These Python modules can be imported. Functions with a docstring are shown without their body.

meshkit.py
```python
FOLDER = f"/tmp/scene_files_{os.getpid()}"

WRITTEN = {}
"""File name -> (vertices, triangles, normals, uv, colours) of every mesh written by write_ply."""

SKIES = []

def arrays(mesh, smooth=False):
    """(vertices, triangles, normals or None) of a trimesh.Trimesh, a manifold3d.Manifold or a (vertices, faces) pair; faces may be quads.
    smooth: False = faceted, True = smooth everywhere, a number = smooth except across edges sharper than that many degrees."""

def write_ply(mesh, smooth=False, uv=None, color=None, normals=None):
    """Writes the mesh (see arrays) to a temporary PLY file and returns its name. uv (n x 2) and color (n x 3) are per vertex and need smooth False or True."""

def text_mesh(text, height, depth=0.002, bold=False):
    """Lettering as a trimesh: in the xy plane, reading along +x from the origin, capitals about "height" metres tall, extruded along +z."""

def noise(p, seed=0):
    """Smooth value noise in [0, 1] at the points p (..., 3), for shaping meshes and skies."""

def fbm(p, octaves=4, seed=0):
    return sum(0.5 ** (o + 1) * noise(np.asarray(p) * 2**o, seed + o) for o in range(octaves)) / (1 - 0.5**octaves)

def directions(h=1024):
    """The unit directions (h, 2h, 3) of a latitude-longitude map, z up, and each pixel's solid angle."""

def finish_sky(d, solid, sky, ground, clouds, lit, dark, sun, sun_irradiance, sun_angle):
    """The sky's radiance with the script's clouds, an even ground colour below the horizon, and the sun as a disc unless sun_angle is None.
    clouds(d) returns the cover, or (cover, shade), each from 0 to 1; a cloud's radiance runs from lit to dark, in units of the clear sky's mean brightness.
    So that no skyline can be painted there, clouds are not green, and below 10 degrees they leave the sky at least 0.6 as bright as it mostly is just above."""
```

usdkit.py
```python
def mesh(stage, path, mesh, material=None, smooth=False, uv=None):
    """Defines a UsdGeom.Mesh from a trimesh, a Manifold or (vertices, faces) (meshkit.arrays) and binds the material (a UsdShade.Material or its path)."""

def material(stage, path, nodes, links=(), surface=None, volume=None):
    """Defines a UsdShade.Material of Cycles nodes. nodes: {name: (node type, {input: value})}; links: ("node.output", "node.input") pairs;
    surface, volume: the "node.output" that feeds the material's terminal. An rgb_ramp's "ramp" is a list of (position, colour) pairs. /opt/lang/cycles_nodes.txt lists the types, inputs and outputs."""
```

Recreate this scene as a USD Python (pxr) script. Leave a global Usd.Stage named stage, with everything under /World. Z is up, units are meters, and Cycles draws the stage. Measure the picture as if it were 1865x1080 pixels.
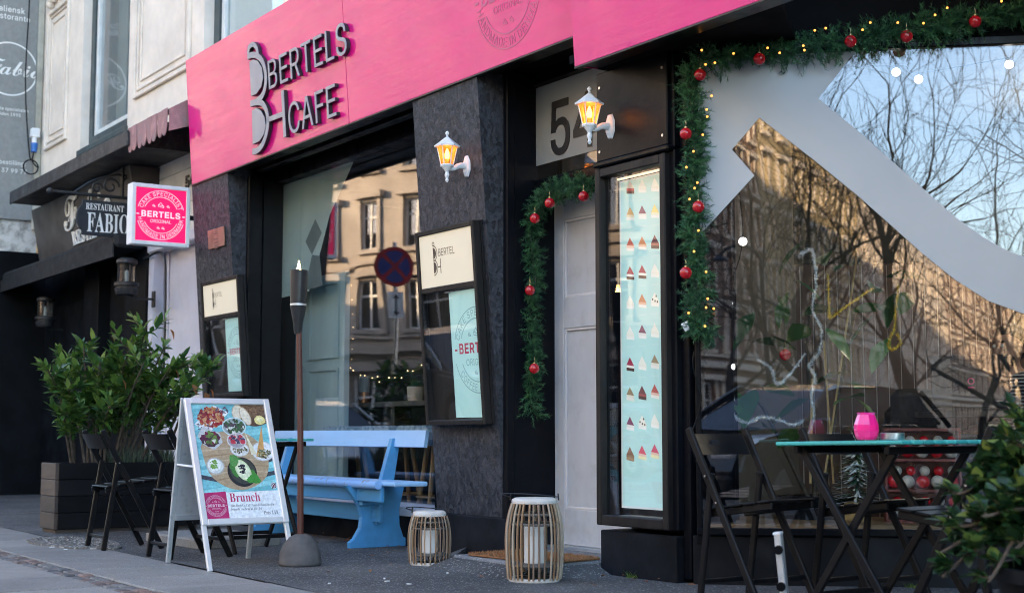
import math, glob, random, os, sys
import numpy as np, trimesh, manifold3d as m3
from manifold3d import Manifold
from shapely import affinity, union_all
from shapely.geometry import Polygon, Point, LineString, box as sbox, MultiPolygon
sys.path.insert(0, "/opt/lang")
import meshkit, usdkit
from pxr import Usd, UsdGeom, UsdLux, UsdShade, Sdf, Gf, Vt

# ------------------------------------------------------------------ camera, sky, sun, exposure
stage = Usd.Stage.CreateInMemory()
UsdGeom.SetStageUpAxis(stage, "Z"); UsdGeom.SetStageMetersPerUnit(stage, 1.0)
UsdGeom.Xform.Define(stage, "/World"); UsdGeom.Scope.Define(stage, "/World/Looks")
EXPOSURE = 3.0
SUN_EL, SUN_DIR = math.radians(14), (-0.55, 0.835)          # low winter sun behind the cafe
SKY_STRENGTH, SUN_INT = 0.15, 1.1
FPX = 2600.0                                                  # focal length in pixels of the 1865 px wide photograph
PITCH, YAW = math.radians(5.4923), math.radians(33.7988)
CAM = np.array([0.0, -4.7656, 0.75])
_fh = np.array([-math.cos(YAW), math.sin(YAW), 0.0]); _rt = np.array([math.sin(YAW), math.cos(YAW), 0.0])
_fw = _fh * math.cos(PITCH) + np.array([0, 0, math.sin(PITCH)])
_up = np.array([0, 0, math.cos(PITCH)]) - _fh * math.sin(PITCH)
cam = UsdGeom.Camera.Define(stage, "/World/camera")
cam.CreateHorizontalApertureAttr(36.0); cam.CreateVerticalApertureAttr(36.0 * 592 / 1024)
cam.CreateFocalLengthAttr(36.0 * FPX / 1865.0)
cam.CreateFStopAttr(3.2); cam.CreateFocusDistanceAttr(8.3)
cam.CreateExposureAttr(EXPOSURE); cam.CreateClippingRangeAttr(Gf.Vec2f(0.05, 2000))
_m = Gf.Matrix4d(1.0)
for _i, _r in enumerate((_rt, _up, -_fw, CAM)):
    _m.SetRow(_i, Gf.Vec4d(*map(float, _r), 1.0 if _i == 3 else 0.0))
UsdGeom.Xformable(cam).AddTransformOp().Set(_m)

sun = UsdLux.DistantLight.Define(stage, "/World/sun")
sun.CreateNormalizeAttr(True); sun.CreateIntensityAttr(SUN_INT); sun.CreateAngleAttr(0.55); sun.CreateColorAttr(Gf.Vec3f(1.0, 0.77, 0.46))
_d = np.array([SUN_DIR[0] * math.cos(SUN_EL), SUN_DIR[1] * math.cos(SUN_EL), math.sin(SUN_EL)]); _d /= np.linalg.norm(_d)
_x = np.cross([0, 0, 1.0], _d); _x /= np.linalg.norm(_x); _y = np.cross(_d, _x)
_m = Gf.Matrix4d(1.0)
for _i, _r in enumerate((_x, _y, _d)):
    _m.SetRow(_i, Gf.Vec4d(*map(float, _r), 0.0))
UsdGeom.Xformable(sun).AddTransformOp().Set(_m)
sky = UsdLux.DomeLight.Define(stage, "/World/sky")
sky.GetPrim().SetCustomDataByKey("kind", "structure")
_sky = usdkit.material(stage, "/World/Looks/sky", {
    "t": ("sky_texture", {"sky_type": "single_scattering", "sun_disc": False, "sun_elevation": SUN_EL, "sun_rotation": math.atan2(*SUN_DIR), "air_density": 1.0, "aerosol_density": 1.0, "ozone_density": 1.25}),
    "b": ("background_shader", {"strength": SKY_STRENGTH})}, [("t.color", "b.color")], surface="b.background")
UsdShade.MaterialBindingAPI.Apply(sky.GetPrim()).Bind(_sky)

# ------------------------------------------------------------------ helpers
def ray(px, py):
    return _fw * FPX + _rt * (px - 932.5) - _up * (py - 540.0)
def at(px, py, axis, val):
    """The point of a plane (x, y or z = val) that the photograph shows at a pixel: used to read sizes off it."""
    d = ray(px, py); k = "xyz".index(axis); return CAM + d * ((val - CAM[k]) / d[k])
def on_plane(px, py, o, n):
    d = ray(px, py); return CAM + d * ((np.asarray(o) - CAM) @ n / (d @ n))
def at_depth(px, py, depth):
    d = ray(px, py); return CAM + d / FPX * depth

def lin(r, g, b):
    return tuple(((c / 255 + .055) / 1.055) ** 2.4 if c > 10.3 else c / 255 / 12.92 for c in (r, g, b))

LOOK = {}
def pbr(name, col, rough=.5, var=.12, scale=6, bump=0.0, bscale=60, metal=0, spec=.5, coat=0, col2=None, detail=4, stretch=(1, 1, 1), dirt=0, dirtcol=(.05, .045, .04), dscale=2.5, rvar=.1, bdist=.004):
    """A painted or raw surface: two tones mixed by noise, soft dirt patches, uneven gloss, fine relief."""
    col = np.asarray(col, float); c2 = np.asarray(col2, float) if col2 is not None else col * (1 - var * 1.6)
    c1 = col if col2 is not None else np.minimum(col * (1 + var), .95)
    n = {"g": ("geometry", {}), "map": ("mapping", {"scale": stretch}), "n": ("noise_texture", {"scale": scale, "detail": detail, "roughness": .6}),
         "r": ("map_range", {"from_min": .3, "from_max": .7, "to_min": 0, "to_max": 1, "clamp": True}),
         "mx": ("mix_color", {"a": tuple(c1), "b": tuple(c2)}), "p": ("principled_bsdf", {"metallic": metal, "specular_ior_level": spec, "coat_weight": coat, "coat_roughness": .05}),
         "rr": ("map_range", {"from_min": .25, "from_max": .75, "to_min": max(.02, rough - rvar), "to_max": min(1, rough + rvar), "clamp": True})}
    l = [("g.position", "map.vector"), ("map.vector", "n.vector"), ("n.fac", "r.value"), ("r.result", "mx.fac"), ("n.fac", "rr.value"), ("rr.result", "p.roughness")]
    out = "mx.result"
    if dirt:
        n["dn"] = ("noise_texture", {"scale": dscale, "detail": 7, "roughness": .7}); n["dr"] = ("map_range", {"from_min": .5, "from_max": .72, "to_min": 0, "to_max": dirt, "clamp": True}); n["dm"] = ("mix_color", {"b": tuple(dirtcol)})
        l += [("g.position", "dn.vector"), ("dn.fac", "dr.value"), ("dr.result", "dm.fac"), (out, "dm.a")]; out = "dm.result"
    l.append((out, "p.base_color"))
    if bump:
        n["bn"] = ("noise_texture", {"scale": bscale, "detail": 5, "roughness": .65}); n["b"] = ("bump", {"strength": bump, "distance": bdist})
        l += [("map.vector", "bn.vector"), ("bn.fac", "b.height"), ("b.normal", "p.normal")] + ([("b.normal", "p.coat_normal")] if coat else [])
    LOOK[name] = usdkit.material(stage, "/World/Looks/" + name, n, l, surface="p.BSDF")
    return LOOK[name]
def glow(name, col, strength, base=(.8, .8, .8)):
    LOOK[name] = usdkit.material(stage, "/World/Looks/" + name, {"p": ("principled_bsdf", {"base_color": base, "roughness": .4, "emission_color": col, "emission_strength": strength})}, [], surface="p.BSDF")
def pane(name, ior=1.75, tint=(.93, .96, .95), rough=0.0, wave=.004):
    LOOK[name] = usdkit.material(stage, "/World/Looks/" + name, {"f": ("layer_weight", {"blend": .5}), "q": ("math", {"math_type": "power", "value2": 5.0}), "s": ("math", {"math_type": "multiply_add", "value2": 1 - ((ior - 1) / (ior + 1)) ** 2, "value3": ((ior - 1) / (ior + 1)) ** 2}), "t": ("transparent_bsdf", {"color": tint}), "g": ("glossy_bsdf", {"color": (.99, .94, 1.0), "roughness": rough}), "m": ("mix_closure", {}), "gp": ("geometry", {}), "wn": ("noise_texture", {"scale": .9, "detail": 1}), "wb": ("bump", {"strength": 1.0, "distance": wave})},
        [("gp.position", "wn.vector"), ("wn.fac", "wb.height"), ("wb.normal", "g.normal"), ("f.facing", "q.value1"), ("q.value", "s.value1"), ("s.value", "m.fac"), ("t.BSDF", "m.closure1"), ("g.BSDF", "m.closure2")], surface="m.closure")
def leafy(name, col, col2, trans=.35, rough=.35, scale=9, spec=.5):
    LOOK[name] = usdkit.material(stage, "/World/Looks/" + name, {"g": ("geometry", {}), "n": ("noise_texture", {"scale": scale, "detail": 3}), "r": ("map_range", {"from_min": .35, "from_max": .65, "clamp": True}),
        "ri": ("mix_color", {"blend_type": "multiply", "fac": .5}), "rv": ("map_range", {"from_min": 0, "from_max": 1, "to_min": .45, "to_max": 1.3}),
        "mx": ("mix_color", {"a": col, "b": col2}), "p": ("principled_bsdf", {"roughness": rough, "specular_ior_level": spec}), "t": ("translucent_bsdf", {}), "m": ("mix_closure", {"fac": trans})},
        [("g.position", "n.vector"), ("n.fac", "r.value"), ("r.result", "mx.fac"), ("mx.result", "p.base_color"), ("mx.result", "t.color"), ("p.BSDF", "m.closure1"), ("t.BSDF", "m.closure2")], surface="m.closure")

_used = {}
def numbered(path):
    k = _used.get(path, 0); _used[path] = k + 1
    return path if k == 0 else f"{path}_{k:03d}"
class T:
    """A thing or a part: prim, world location of its frame."""
    def __init__(s, prim, loc, rot=0.0): s.prim, s.loc, s.path, s.rot = prim, np.asarray(loc, float), str(prim.GetPath()), rot
def tag(prim, label=None, cat=None, group=None, kind=None):
    prim = getattr(prim, "prim", prim)
    for k, v in (("label", label), ("category", cat), ("group", group), ("kind", kind)):
        if v: prim.SetCustomDataByKey(k, v)
def thing(name, label, cat, loc=(0, 0, 0), rotz=0.0, group=None, kind=None):
    x = UsdGeom.Xform.Define(stage, numbered("/World/" + name)); x.AddTranslateOp().Set(Gf.Vec3d(*map(float, loc))); x.AddRotateZOp().Set(math.degrees(rotz))
    tag(x.GetPrim(), label, cat, group, kind)
    return T(x.GetPrim(), loc, rotz)
def arr(mesh):
    return meshkit.arrays(mesh)[:2]
def part(parent, name, mesh, mat, label=None, smooth=None, kind=None, local=False):
    """ONE Mesh prim under parent. Points are world coordinates unless local (then in the parent's own frame)."""
    if isinstance(mesh, list): mesh = join(mesh)
    v, f = arr(mesh)
    if not local and parent is not None:
        v = v - parent.loc
        if parent.rot:
            c, s = math.cos(-parent.rot), math.sin(-parent.rot); v = v @ np.array([[c, s, 0], [-s, c, 0], [0, 0, 1]])
    p = usdkit.mesh(stage, numbered((parent.path if parent is not None else "/World") + "/" + name), trimesh.Trimesh(v, f, process=False), LOOK[mat] if isinstance(mat, str) else mat, smooth=smooth or False).GetPrim()
    tag(p, label, None, None, kind)
    return T(p, parent.loc if parent is not None else (0, 0, 0), parent.rot if parent is not None else 0)
def solo(name, mesh, mat, label, cat, group=None, kind=None, smooth=None):
    """A thing that is one mesh, with its origin at its base."""
    if isinstance(mesh, list): mesh = join(mesh)
    v, f = arr(mesh); b = np.array([(v[:, 0].min() + v[:, 0].max()) / 2, (v[:, 1].min() + v[:, 1].max()) / 2, v[:, 2].min()])
    m = usdkit.mesh(stage, numbered("/World/" + name), trimesh.Trimesh(v - b, f, process=False), LOOK[mat] if isinstance(mat, str) else mat, smooth=smooth or False)
    m.AddTranslateOp().Set(Gf.Vec3d(*map(float, b))); tag(m.GetPrim(), label, cat, group, kind)
    return T(m.GetPrim(), b)
def struct(name, mesh, mat, smooth=None, kind="structure", label=None):
    p = part(None, name, mesh, mat, label, smooth); tag(p, label, None, None, kind); return p
def dup(src, loc, rotz=0.0, label=None, cat=None, group=None):
    name = src.path.split("/")[-1]; name = name[:-4] if name[-4:-3] == "_" and name[-3:].isdigit() else name
    x = UsdGeom.Xform.Define(stage, numbered("/World/" + name)); p = x.GetPrim()
    p.GetReferences().AddInternalReference(src.path)
    for op in x.GetOrderedXformOps():
        if op.GetOpType() == UsdGeom.XformOp.TypeTranslate: op.Set(Gf.Vec3d(*map(float, loc)))
        if op.GetOpType() == UsdGeom.XformOp.TypeRotateZ: op.Set(math.degrees(rotz))
    p.SetInstanceable(True)
    tag(p, label, cat, group)
    return T(p, loc, rotz)

def join(ms):
    vs, fs, n = [], [], 0
    for m in ms:
        v, f = arr(m); vs.append(v); fs.append(f + n); n += len(v)
    return trimesh.Trimesh(np.vstack(vs), np.vstack(fs), process=False)
def move(m, off):
    v, f = arr(m); return trimesh.Trimesh(v + np.asarray(off, float), f, process=False)
def rotz(m, a, about=(0, 0, 0)):
    v, f = arr(m); c, s = math.cos(a), math.sin(a); ab = np.asarray(about, float)
    return trimesh.Trimesh((v - ab) @ np.array([[c, s, 0], [-s, c, 0], [0, 0, 1]]) + ab, f, process=False)
def box(x0, x1, y0, y1, z0, z1, bev=0.0):
    x0, x1 = min(x0, x1), max(x0, x1); y0, y1 = min(y0, y1), max(y0, y1); z0, z1 = min(z0, z1), max(z0, z1)
    if bev <= 0:
        m = trimesh.creation.box([x1 - x0, y1 - y0, z1 - z0]); m.apply_translation([(x0 + x1) / 2, (y0 + y1) / 2, (z0 + z1) / 2]); return m
    b = min(bev, (x1 - x0) * .45, (y1 - y0) * .45, (z1 - z0) * .45); pts = []
    for x, sx in ((x0, 1), (x1, -1)):
        for y, sy in ((y0, 1), (y1, -1)):
            for z, sz in ((z0, 1), (z1, -1)):
                pts += [(x + sx * b, y + sy * b, z), (x + sx * b, y, z + sz * b), (x, y + sy * b, z + sz * b)]
    return hull(pts)
def hull(pts):
    m = trimesh.convex.convex_hull(np.asarray(pts, float)); return trimesh.Trimesh(m.vertices, m.faces, process=False)
class Fr:
    """A plane's frame: origin, u along it, v up it, n out of it."""
    def __init__(s, o, u, v):
        s.o = np.asarray(o, float); s.u = np.asarray(u, float) / np.linalg.norm(u); v = np.asarray(v, float); v = v - s.u * (v @ s.u); s.v = v / np.linalg.norm(v); s.n = np.cross(s.u, s.v)
    def p(s, u, v, n=0.0): return s.o + s.u * u + s.v * v + s.n * n
    def map(s, v): return s.o + v[:, :1] * s.u + v[:, 1:2] * s.v + v[:, 2:3] * s.n
    def uv(s, px, py):
        q = on_plane(px, py, s.o, s.n) - s.o; return (q @ s.u, q @ s.v)
    def box(s, u0, u1, v0, v1, n0, n1, bev=0.0):
        m = box(u0, u1, v0, v1, n0, n1, bev); return trimesh.Trimesh(s.map(np.asarray(m.vertices)), m.faces, process=False)
def polys(g):
    if g is None or g.is_empty: return []
    return [q for q in getattr(g, "geoms", [g]) if isinstance(q, Polygon) and q.area > 1e-9]
def prism(shape, fr, n0, n1, bev=0.0):
    """A flat outline given thickness, standing on a frame."""
    out = []
    for q in polys(shape):
        if bev > 0:
            inner = q.buffer(-bev, join_style=2)
            if not inner.is_empty and n1 - n0 > bev:
                m = trimesh.creation.extrude_polygon(q, n1 - n0 - bev, engine="earcut"); m.apply_translation([0, 0, n0]); out.append(trimesh.Trimesh(fr.map(m.vertices), m.faces, process=False))
                for r in polys(inner):
                    m = trimesh.creation.extrude_polygon(r, bev, engine="earcut"); m.apply_translation([0, 0, n1 - bev]); out.append(trimesh.Trimesh(fr.map(m.vertices), m.faces, process=False))
                continue
        m = trimesh.creation.extrude_polygon(q, n1 - n0, engine="earcut"); m.apply_translation([0, 0, n0]); out.append(trimesh.Trimesh(fr.map(m.vertices), m.faces, process=False))
    return join(out)
def tube(pts, r, n=6, caps=True):
    """A swept round bar; r one radius or one per point."""
    P = np.asarray(pts, float); R = np.broadcast_to(np.asarray(r, float), (len(P),))
    t = np.gradient(P, axis=0); t /= np.maximum(np.linalg.norm(t, axis=1, keepdims=True), 1e-9)
    a = np.array([0, 0, 1.0]) if abs(t[0][2]) < .9 else np.array([1.0, 0, 0]); U = []
    u = np.cross(a, t[0]); u /= np.linalg.norm(u)
    for k in range(len(P)):
        u = u - t[k] * (u @ t[k]); u /= max(np.linalg.norm(u), 1e-9); U.append(u)
    U = np.array(U); W = np.cross(t, U); an = np.arange(n) * 2 * np.pi / n
    V = P[:, None] + R[:, None, None] * (np.cos(an)[None, :, None] * U[:, None] + np.sin(an)[None, :, None] * W[:, None]); V = V.reshape(-1, 3)
    i = np.arange(len(P) - 1)[:, None] * n; j = np.arange(n)[None]; k = (j + 1) % n
    a_, b_, c_, d_ = (i + j).ravel(), (i + k).ravel(), (i + n + k).ravel(), (i + n + j).ravel()
    F = np.vstack([np.stack([a_, b_, c_], 1), np.stack([a_, c_, d_], 1)])
    if caps:
        V = np.vstack([V, P[0], P[-1]]); e = len(V) - 2; jj = np.arange(n); kk = (jj + 1) % n; L = (len(P) - 1) * n
        F = np.vstack([F, np.stack([np.full(n, e), kk, jj], 1), np.stack([np.full(n, e + 1), L + jj, L + kk], 1)])
    return trimesh.Trimesh(V, F, process=False)
def bar(a, b, w, h, up=(0, 0, 1), bev=.003):
    """A rectangular bar from a to b, w across, h along up."""
    a, b = np.asarray(a, float), np.asarray(b, float); d = b - a; L = np.linalg.norm(d); d /= L
    up = np.asarray(up, float); s = np.cross(up, d)
    if np.linalg.norm(s) < 1e-6: s = np.cross([1.0, 0, 0], d)
    s /= np.linalg.norm(s); q = np.cross(d, s); m = box(0, L, -w / 2, w / 2, -h / 2, h / 2, bev); v = np.asarray(m.vertices)
    return trimesh.Trimesh(a + v[:, :1] * d + v[:, 1:2] * s + v[:, 2:] * q, m.faces, process=False)
def lathe(prof, n=24, o=(0, 0, 0), jitter=0, rng=None):
    P = np.asarray(prof, float); an = np.arange(n) * 2 * np.pi / n
    V = np.stack([np.outer(P[:, 0], np.cos(an)), np.outer(P[:, 0], np.sin(an)), np.repeat(P[:, 1:2], n, 1)], -1).reshape(-1, 3) + np.asarray(o, float)
    i = np.arange(len(P) - 1)[:, None] * n; j = np.arange(n)[None]; k = (j + 1) % n
    a_, b_, c_, d_ = (i + j).ravel(), (i + k).ravel(), (i + n + k).ravel(), (i + n + j).ravel()
    return trimesh.Trimesh(V, np.vstack([np.stack([a_, b_, c_], 1), np.stack([a_, c_, d_], 1)]), process=False)
def ball(c, r, sub=2, squash=1.0):
    m = trimesh.creation.icosphere(sub, r); v = np.asarray(m.vertices) * [1, 1, squash]; return trimesh.Trimesh(v + np.asarray(c, float), m.faces, process=False)
def smooth_path(pts, n=40):
    """Catmull-Rom through the points."""
    P = np.asarray(pts, float); Q = np.vstack([2 * P[0] - P[1], P, 2 * P[-1] - P[-2]]); out = []
    for t in np.linspace(0, len(P) - 1 - 1e-6, n):
        i = int(t); f = t - i; a, b, c, d = Q[i:i + 4]
        out.append(.5 * (2 * b + (c - a) * f + (2 * a - 5 * b + 4 * c - d) * f * f + (3 * b - a - 3 * c + d) * f ** 3))
    return np.array(out)

# ------------------------------------------------------------------ lettering and flat print
_FD = glob.glob("/opt/blender-*/*/datafiles/fonts/")[0]
_gly = {}
def _font(style):
    from PIL import ImageFont
    if style in ("sans", "bold", "light", "medium"):
        f = ImageFont.truetype(_FD + "Inter.woff2", 150)
        try: f.set_variation_by_axes([32, {"sans": 400, "bold": 760, "light": 300, "medium": 560}[style]])
        except Exception: pass
        return f
    return ImageFont.truetype(_FD + "NotoSansMath-Regular.woff2", 150)
_fonts = {}
def _code(c, style):
    if style == "serif" and c.isascii() and c.isalpha(): return chr((0x1D400 if c.isupper() else 0x1D41A - 32) + ord(c) - 65)
    if style == "serif" and c.isdigit(): return chr(0x1D7CE + ord(c) - 48)
    if style == "script" and c.isascii() and c.isalpha(): return chr((0x1D4D0 if c.isupper() else 0x1D4EA - 32) + ord(c) - 65)
    if style == "italic" and c.isascii() and c.isalpha(): return "\u210e" if c == "h" else chr((0x1D434 if c.isupper() else 0x1D44E - 32) + ord(c) - 65)
    return c
def glyph(c, style):
    """(outline with capitals 1 high on a baseline at 0, advance)."""
    if (c, style) in _gly: return _gly[c, style]
    from PIL import Image, ImageDraw
    if style not in _fonts: _fonts[style] = _font(style); 
    f = _fonts[style]; cap = -f.getbbox(_code("H", style), anchor="ls")[1]; k = _code(c, style)
    if c == " ":
        _gly[c, style] = (None, .32); return _gly[c, style]
    x0, y0, x1, y1 = f.getbbox(k, anchor="ls"); im = Image.new("L", (x1 - x0 + 8, y1 - y0 + 8)); ImageDraw.Draw(im).text((4 - x0, 4 - y0), k, 255, f, anchor="ls")
    on = np.pad(np.asarray(im) > 127, ((0, 0), (1, 1))).astype(np.int8)
    r, st = np.nonzero(np.diff(on, axis=1) == 1); en = np.nonzero(np.diff(on, axis=1) == -1)[1]
    g = union_all([sbox(a, -q - 1, b, -q) for a, b, q in zip(st, en, r)]).buffer(.7).buffer(-.7).simplify(.75)
    g = affinity.affine_transform(g, [1 / cap, 0, 0, 1 / cap, (x0 - 4) / cap, (4 - y0) / cap])
    _gly[c, style] = (g, f.getlength(k) / cap); return _gly[c, style]
def text(s, h, style="sans", x=0.0, y=0.0, align="l", track=0.0, wide=1.0):
    """List of letter outlines, capitals h high, starting at (x, y)."""
    out, cx = [], 0.0
    for c in s:
        g, a = glyph(c, style)
        if g is not None: out.append((g, cx))
        cx += a + track
    tot = (cx - track) * h * wide; off = {"l": 0, "c": -tot / 2, "r": -tot}[align]
    return [affinity.translate(affinity.scale(affinity.translate(g, q), h * wide, h, origin=(0, 0)), x + off, y) for g, q in out]
def arc_text(s, h, R, centre, top=True, style="sans", track=.05, wide=1.0):
    """Letters along a circle, reading clockwise over the top or counter-clockwise under the bottom."""
    adv = [(c, (glyph(c, style)[1] + track) * h * wide) for c in s]; tot = sum(a for _, a in adv); out, q = [], -tot / 2
    for c, a in adv:
        g = glyph(c, style)[0]
        if g is not None:
            th = (q + a / 2) / R; g = affinity.translate(affinity.scale(g, h * wide, h, origin=(0, 0)), -a / 2, 0)
            g = affinity.translate(g, 0, R) if top else affinity.translate(g, 0, -R - h)
            out.append(affinity.translate(affinity.rotate(g, math.degrees(-th if top else th), origin=(0, 0)), *centre))
        q += a
    return out
def arc_line(R, a0, a1, w, centre, n=40):
    t = np.radians(np.linspace(a0, a1, n)); return LineString(np.stack([centre[0] + R * np.cos(t), centre[1] + R * np.sin(t)], 1)).buffer(w / 2, cap_style=2)
def ring(R, w, c=(0, 0)): return Point(c).buffer(R + w / 2, 24).difference(Point(c).buffer(R - w / 2, 24))
def slice_icon(x, y, s, line=.12):
    t = Polygon([(x - .6 * s, y), (x + .6 * s, y - .25 * s), (x + .6 * s, y - .6 * s), (x - .6 * s, y - .35 * s)]).union(Polygon([(x - .6 * s, y), (x + .6 * s, y - .25 * s), (x - .1 * s, y + .55 * s)]))
    return [t.difference(t.buffer(-line * s)), LineString([(x - .6 * s, y), (x + .6 * s, y - .25 * s)]).buffer(line * s / 2)]
def emblem(R, c=(0, 0), bottom="HANDMADE IN DENMARK", name=True, topt="CAKE SPECIALIST"):
    """The round shop emblem: rings broken by the name, words round the rim, cake slices."""
    w = R * .022; o = [arc_line(R, 17, 163, w, c), arc_line(R, 197, 343, w, c), arc_line(R * .74, 24, 156, w, c), arc_line(R * .74, 204, 336, w, c)]
    o += arc_text(topt, R * .16, R * .8, c, True, "sans", .12, .95) + arc_text(bottom, R * .16, R * .8, c, False, "sans", .04, .85)
    o += slice_icon(c[0], c[1] + R * .42, R * .2, .09) + slice_icon(c[0] - R * .3, c[1] + R * .38, R * .1, .14) + slice_icon(c[0] + R * .3, c[1] + R * .38, R * .1, .14)
    o += slice_icon(c[0] - R * .1, c[1] - R * .52, R * .1, .14) + slice_icon(c[0] + R * .1, c[1] - R * .52, R * .1, .14)
    if name:
        o += text("-BERTELS-", R * .25, "bold", c[0], c[1] - R * .1, "c", .1) + text("ORIGINAL", R * .13, "sans", c[0], c[1] - R * .32, "c", .06)
    return o
_printmat = {}
def print_look(rough=.35, emit=0.0, grain=0.0):
    k = (rough, emit, grain)
    if k not in _printmat:
        n = {"a": ("attribute", {"attribute": "col"}), "p": ("principled_bsdf", {"roughness": rough, "emission_strength": emit})}; l = [("a.color", "p.base_color")]
        if emit: l.append(("a.color", "p.emission_color"))
        if grain:
            n |= {"g": ("geometry", {}), "n": ("noise_texture", {"scale": 60, "detail": 6, "roughness": .75}), "r": ("map_range", {"from_min": .3, "from_max": .7, "to_min": 1 - grain, "to_max": 1 + grain}), "m": ("mix_color", {"blend_type": "multiply", "fac": 1.0, "use_clamp": False})}
            l = [("g.position", "n.vector"), ("n.color", "r.value") if False else ("n.fac", "r.value"), ("a.color", "m.a"), ("r.result", "m.b"), ("m.result", "p.base_color")]
        _printmat[k] = usdkit.material(stage, f"/World/Looks/print_{len(_printmat)}", n, l, surface="p.BSDF")
    return _printmat[k]
def flat_print(parent, name, fr, layers, n=0.0, mat=None, label=None):
    """Flat print as one sheet: (outline, colour) pairs from the bottom up; upper ones cut the lower ones."""
    done, vs, fs, cs, k = None, [], [], [], 0
    for shape, col in reversed(layers):
        shape = union_all(shape) if isinstance(shape, list) else shape
        vis = shape if done is None else shape.difference(done)
        done = shape if done is None else done.union(shape)
        for q in polys(vis):
            q = q.simplify(1e-5)
            if q.area < 1e-9 or not q.is_valid: continue
            try: v, f = trimesh.creation.triangulate_polygon(q, engine="earcut")
            except Exception: continue
            v = np.asarray(v); f = np.asarray(f)
            if len(f) == 0: continue
            a = v[f[:, 0]]; fl = np.cross(v[f[:, 1]] - a, v[f[:, 2]] - a) < 0; f[fl] = f[fl][:, ::-1]
            vs.append(np.c_[v, np.full(len(v), n)]); fs.append(f + k); cs.append(np.tile(col, (len(v), 1))); k += len(v)
    V = fr.map(np.vstack(vs)); p = part(parent, name, trimesh.Trimesh(V, np.vstack(fs), process=False), mat or print_look(), label)
    UsdGeom.PrimvarsAPI(p.prim).CreatePrimvar("col", Sdf.ValueTypeNames.Color3fArray, "vertex").Set(Vt.Vec3fArray.FromNumpy(np.vstack(cs).astype(np.float32)))
    return p
def rect(x0, x1, y0, y1): return sbox(min(x0, x1), min(y0, y1), max(x0, x1), max(y0, y1))

# leaves: a bent pointed blade as a few faces, n of them placed by frames
def leaf_shape(L, W, bend=.15, fold=.25, tip=1.0):
    """Vertices and faces of one leaf along +x with its upper side +z."""
    t = np.array([0, .18, .42, .7, .9, 1.0]); w = np.array([.06, .62, 1, .72, .3, .02]) * W / 2; v, f = [], []
    for a, b in zip(t, w):
        z = -bend * L * a * a; v += [(a * L, -b, z + fold * b), (a * L, 0, z), (a * L, b, z + fold * b)]
    for i in range(5):
        for j in range(2):
            a = i * 3 + j; f += [(a, a + 3, a + 4), (a, a + 4, a + 1)]
    return np.array(v), np.array(f)
def orient(v, o, d, up, roll=0.0):
    d = np.asarray(d, float); d /= np.linalg.norm(d); s = np.cross(up, d)
    if np.linalg.norm(s) < 1e-6: s = np.cross([1.0, .3, 0], d)
    s /= np.linalg.norm(s); u = np.cross(d, s); c, q = math.cos(roll), math.sin(roll); s, u = s * c + u * q, u * c - s * q
    return np.asarray(o) + v[:, :1] * d + v[:, 1:2] * s + v[:, 2:3] * u

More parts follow.
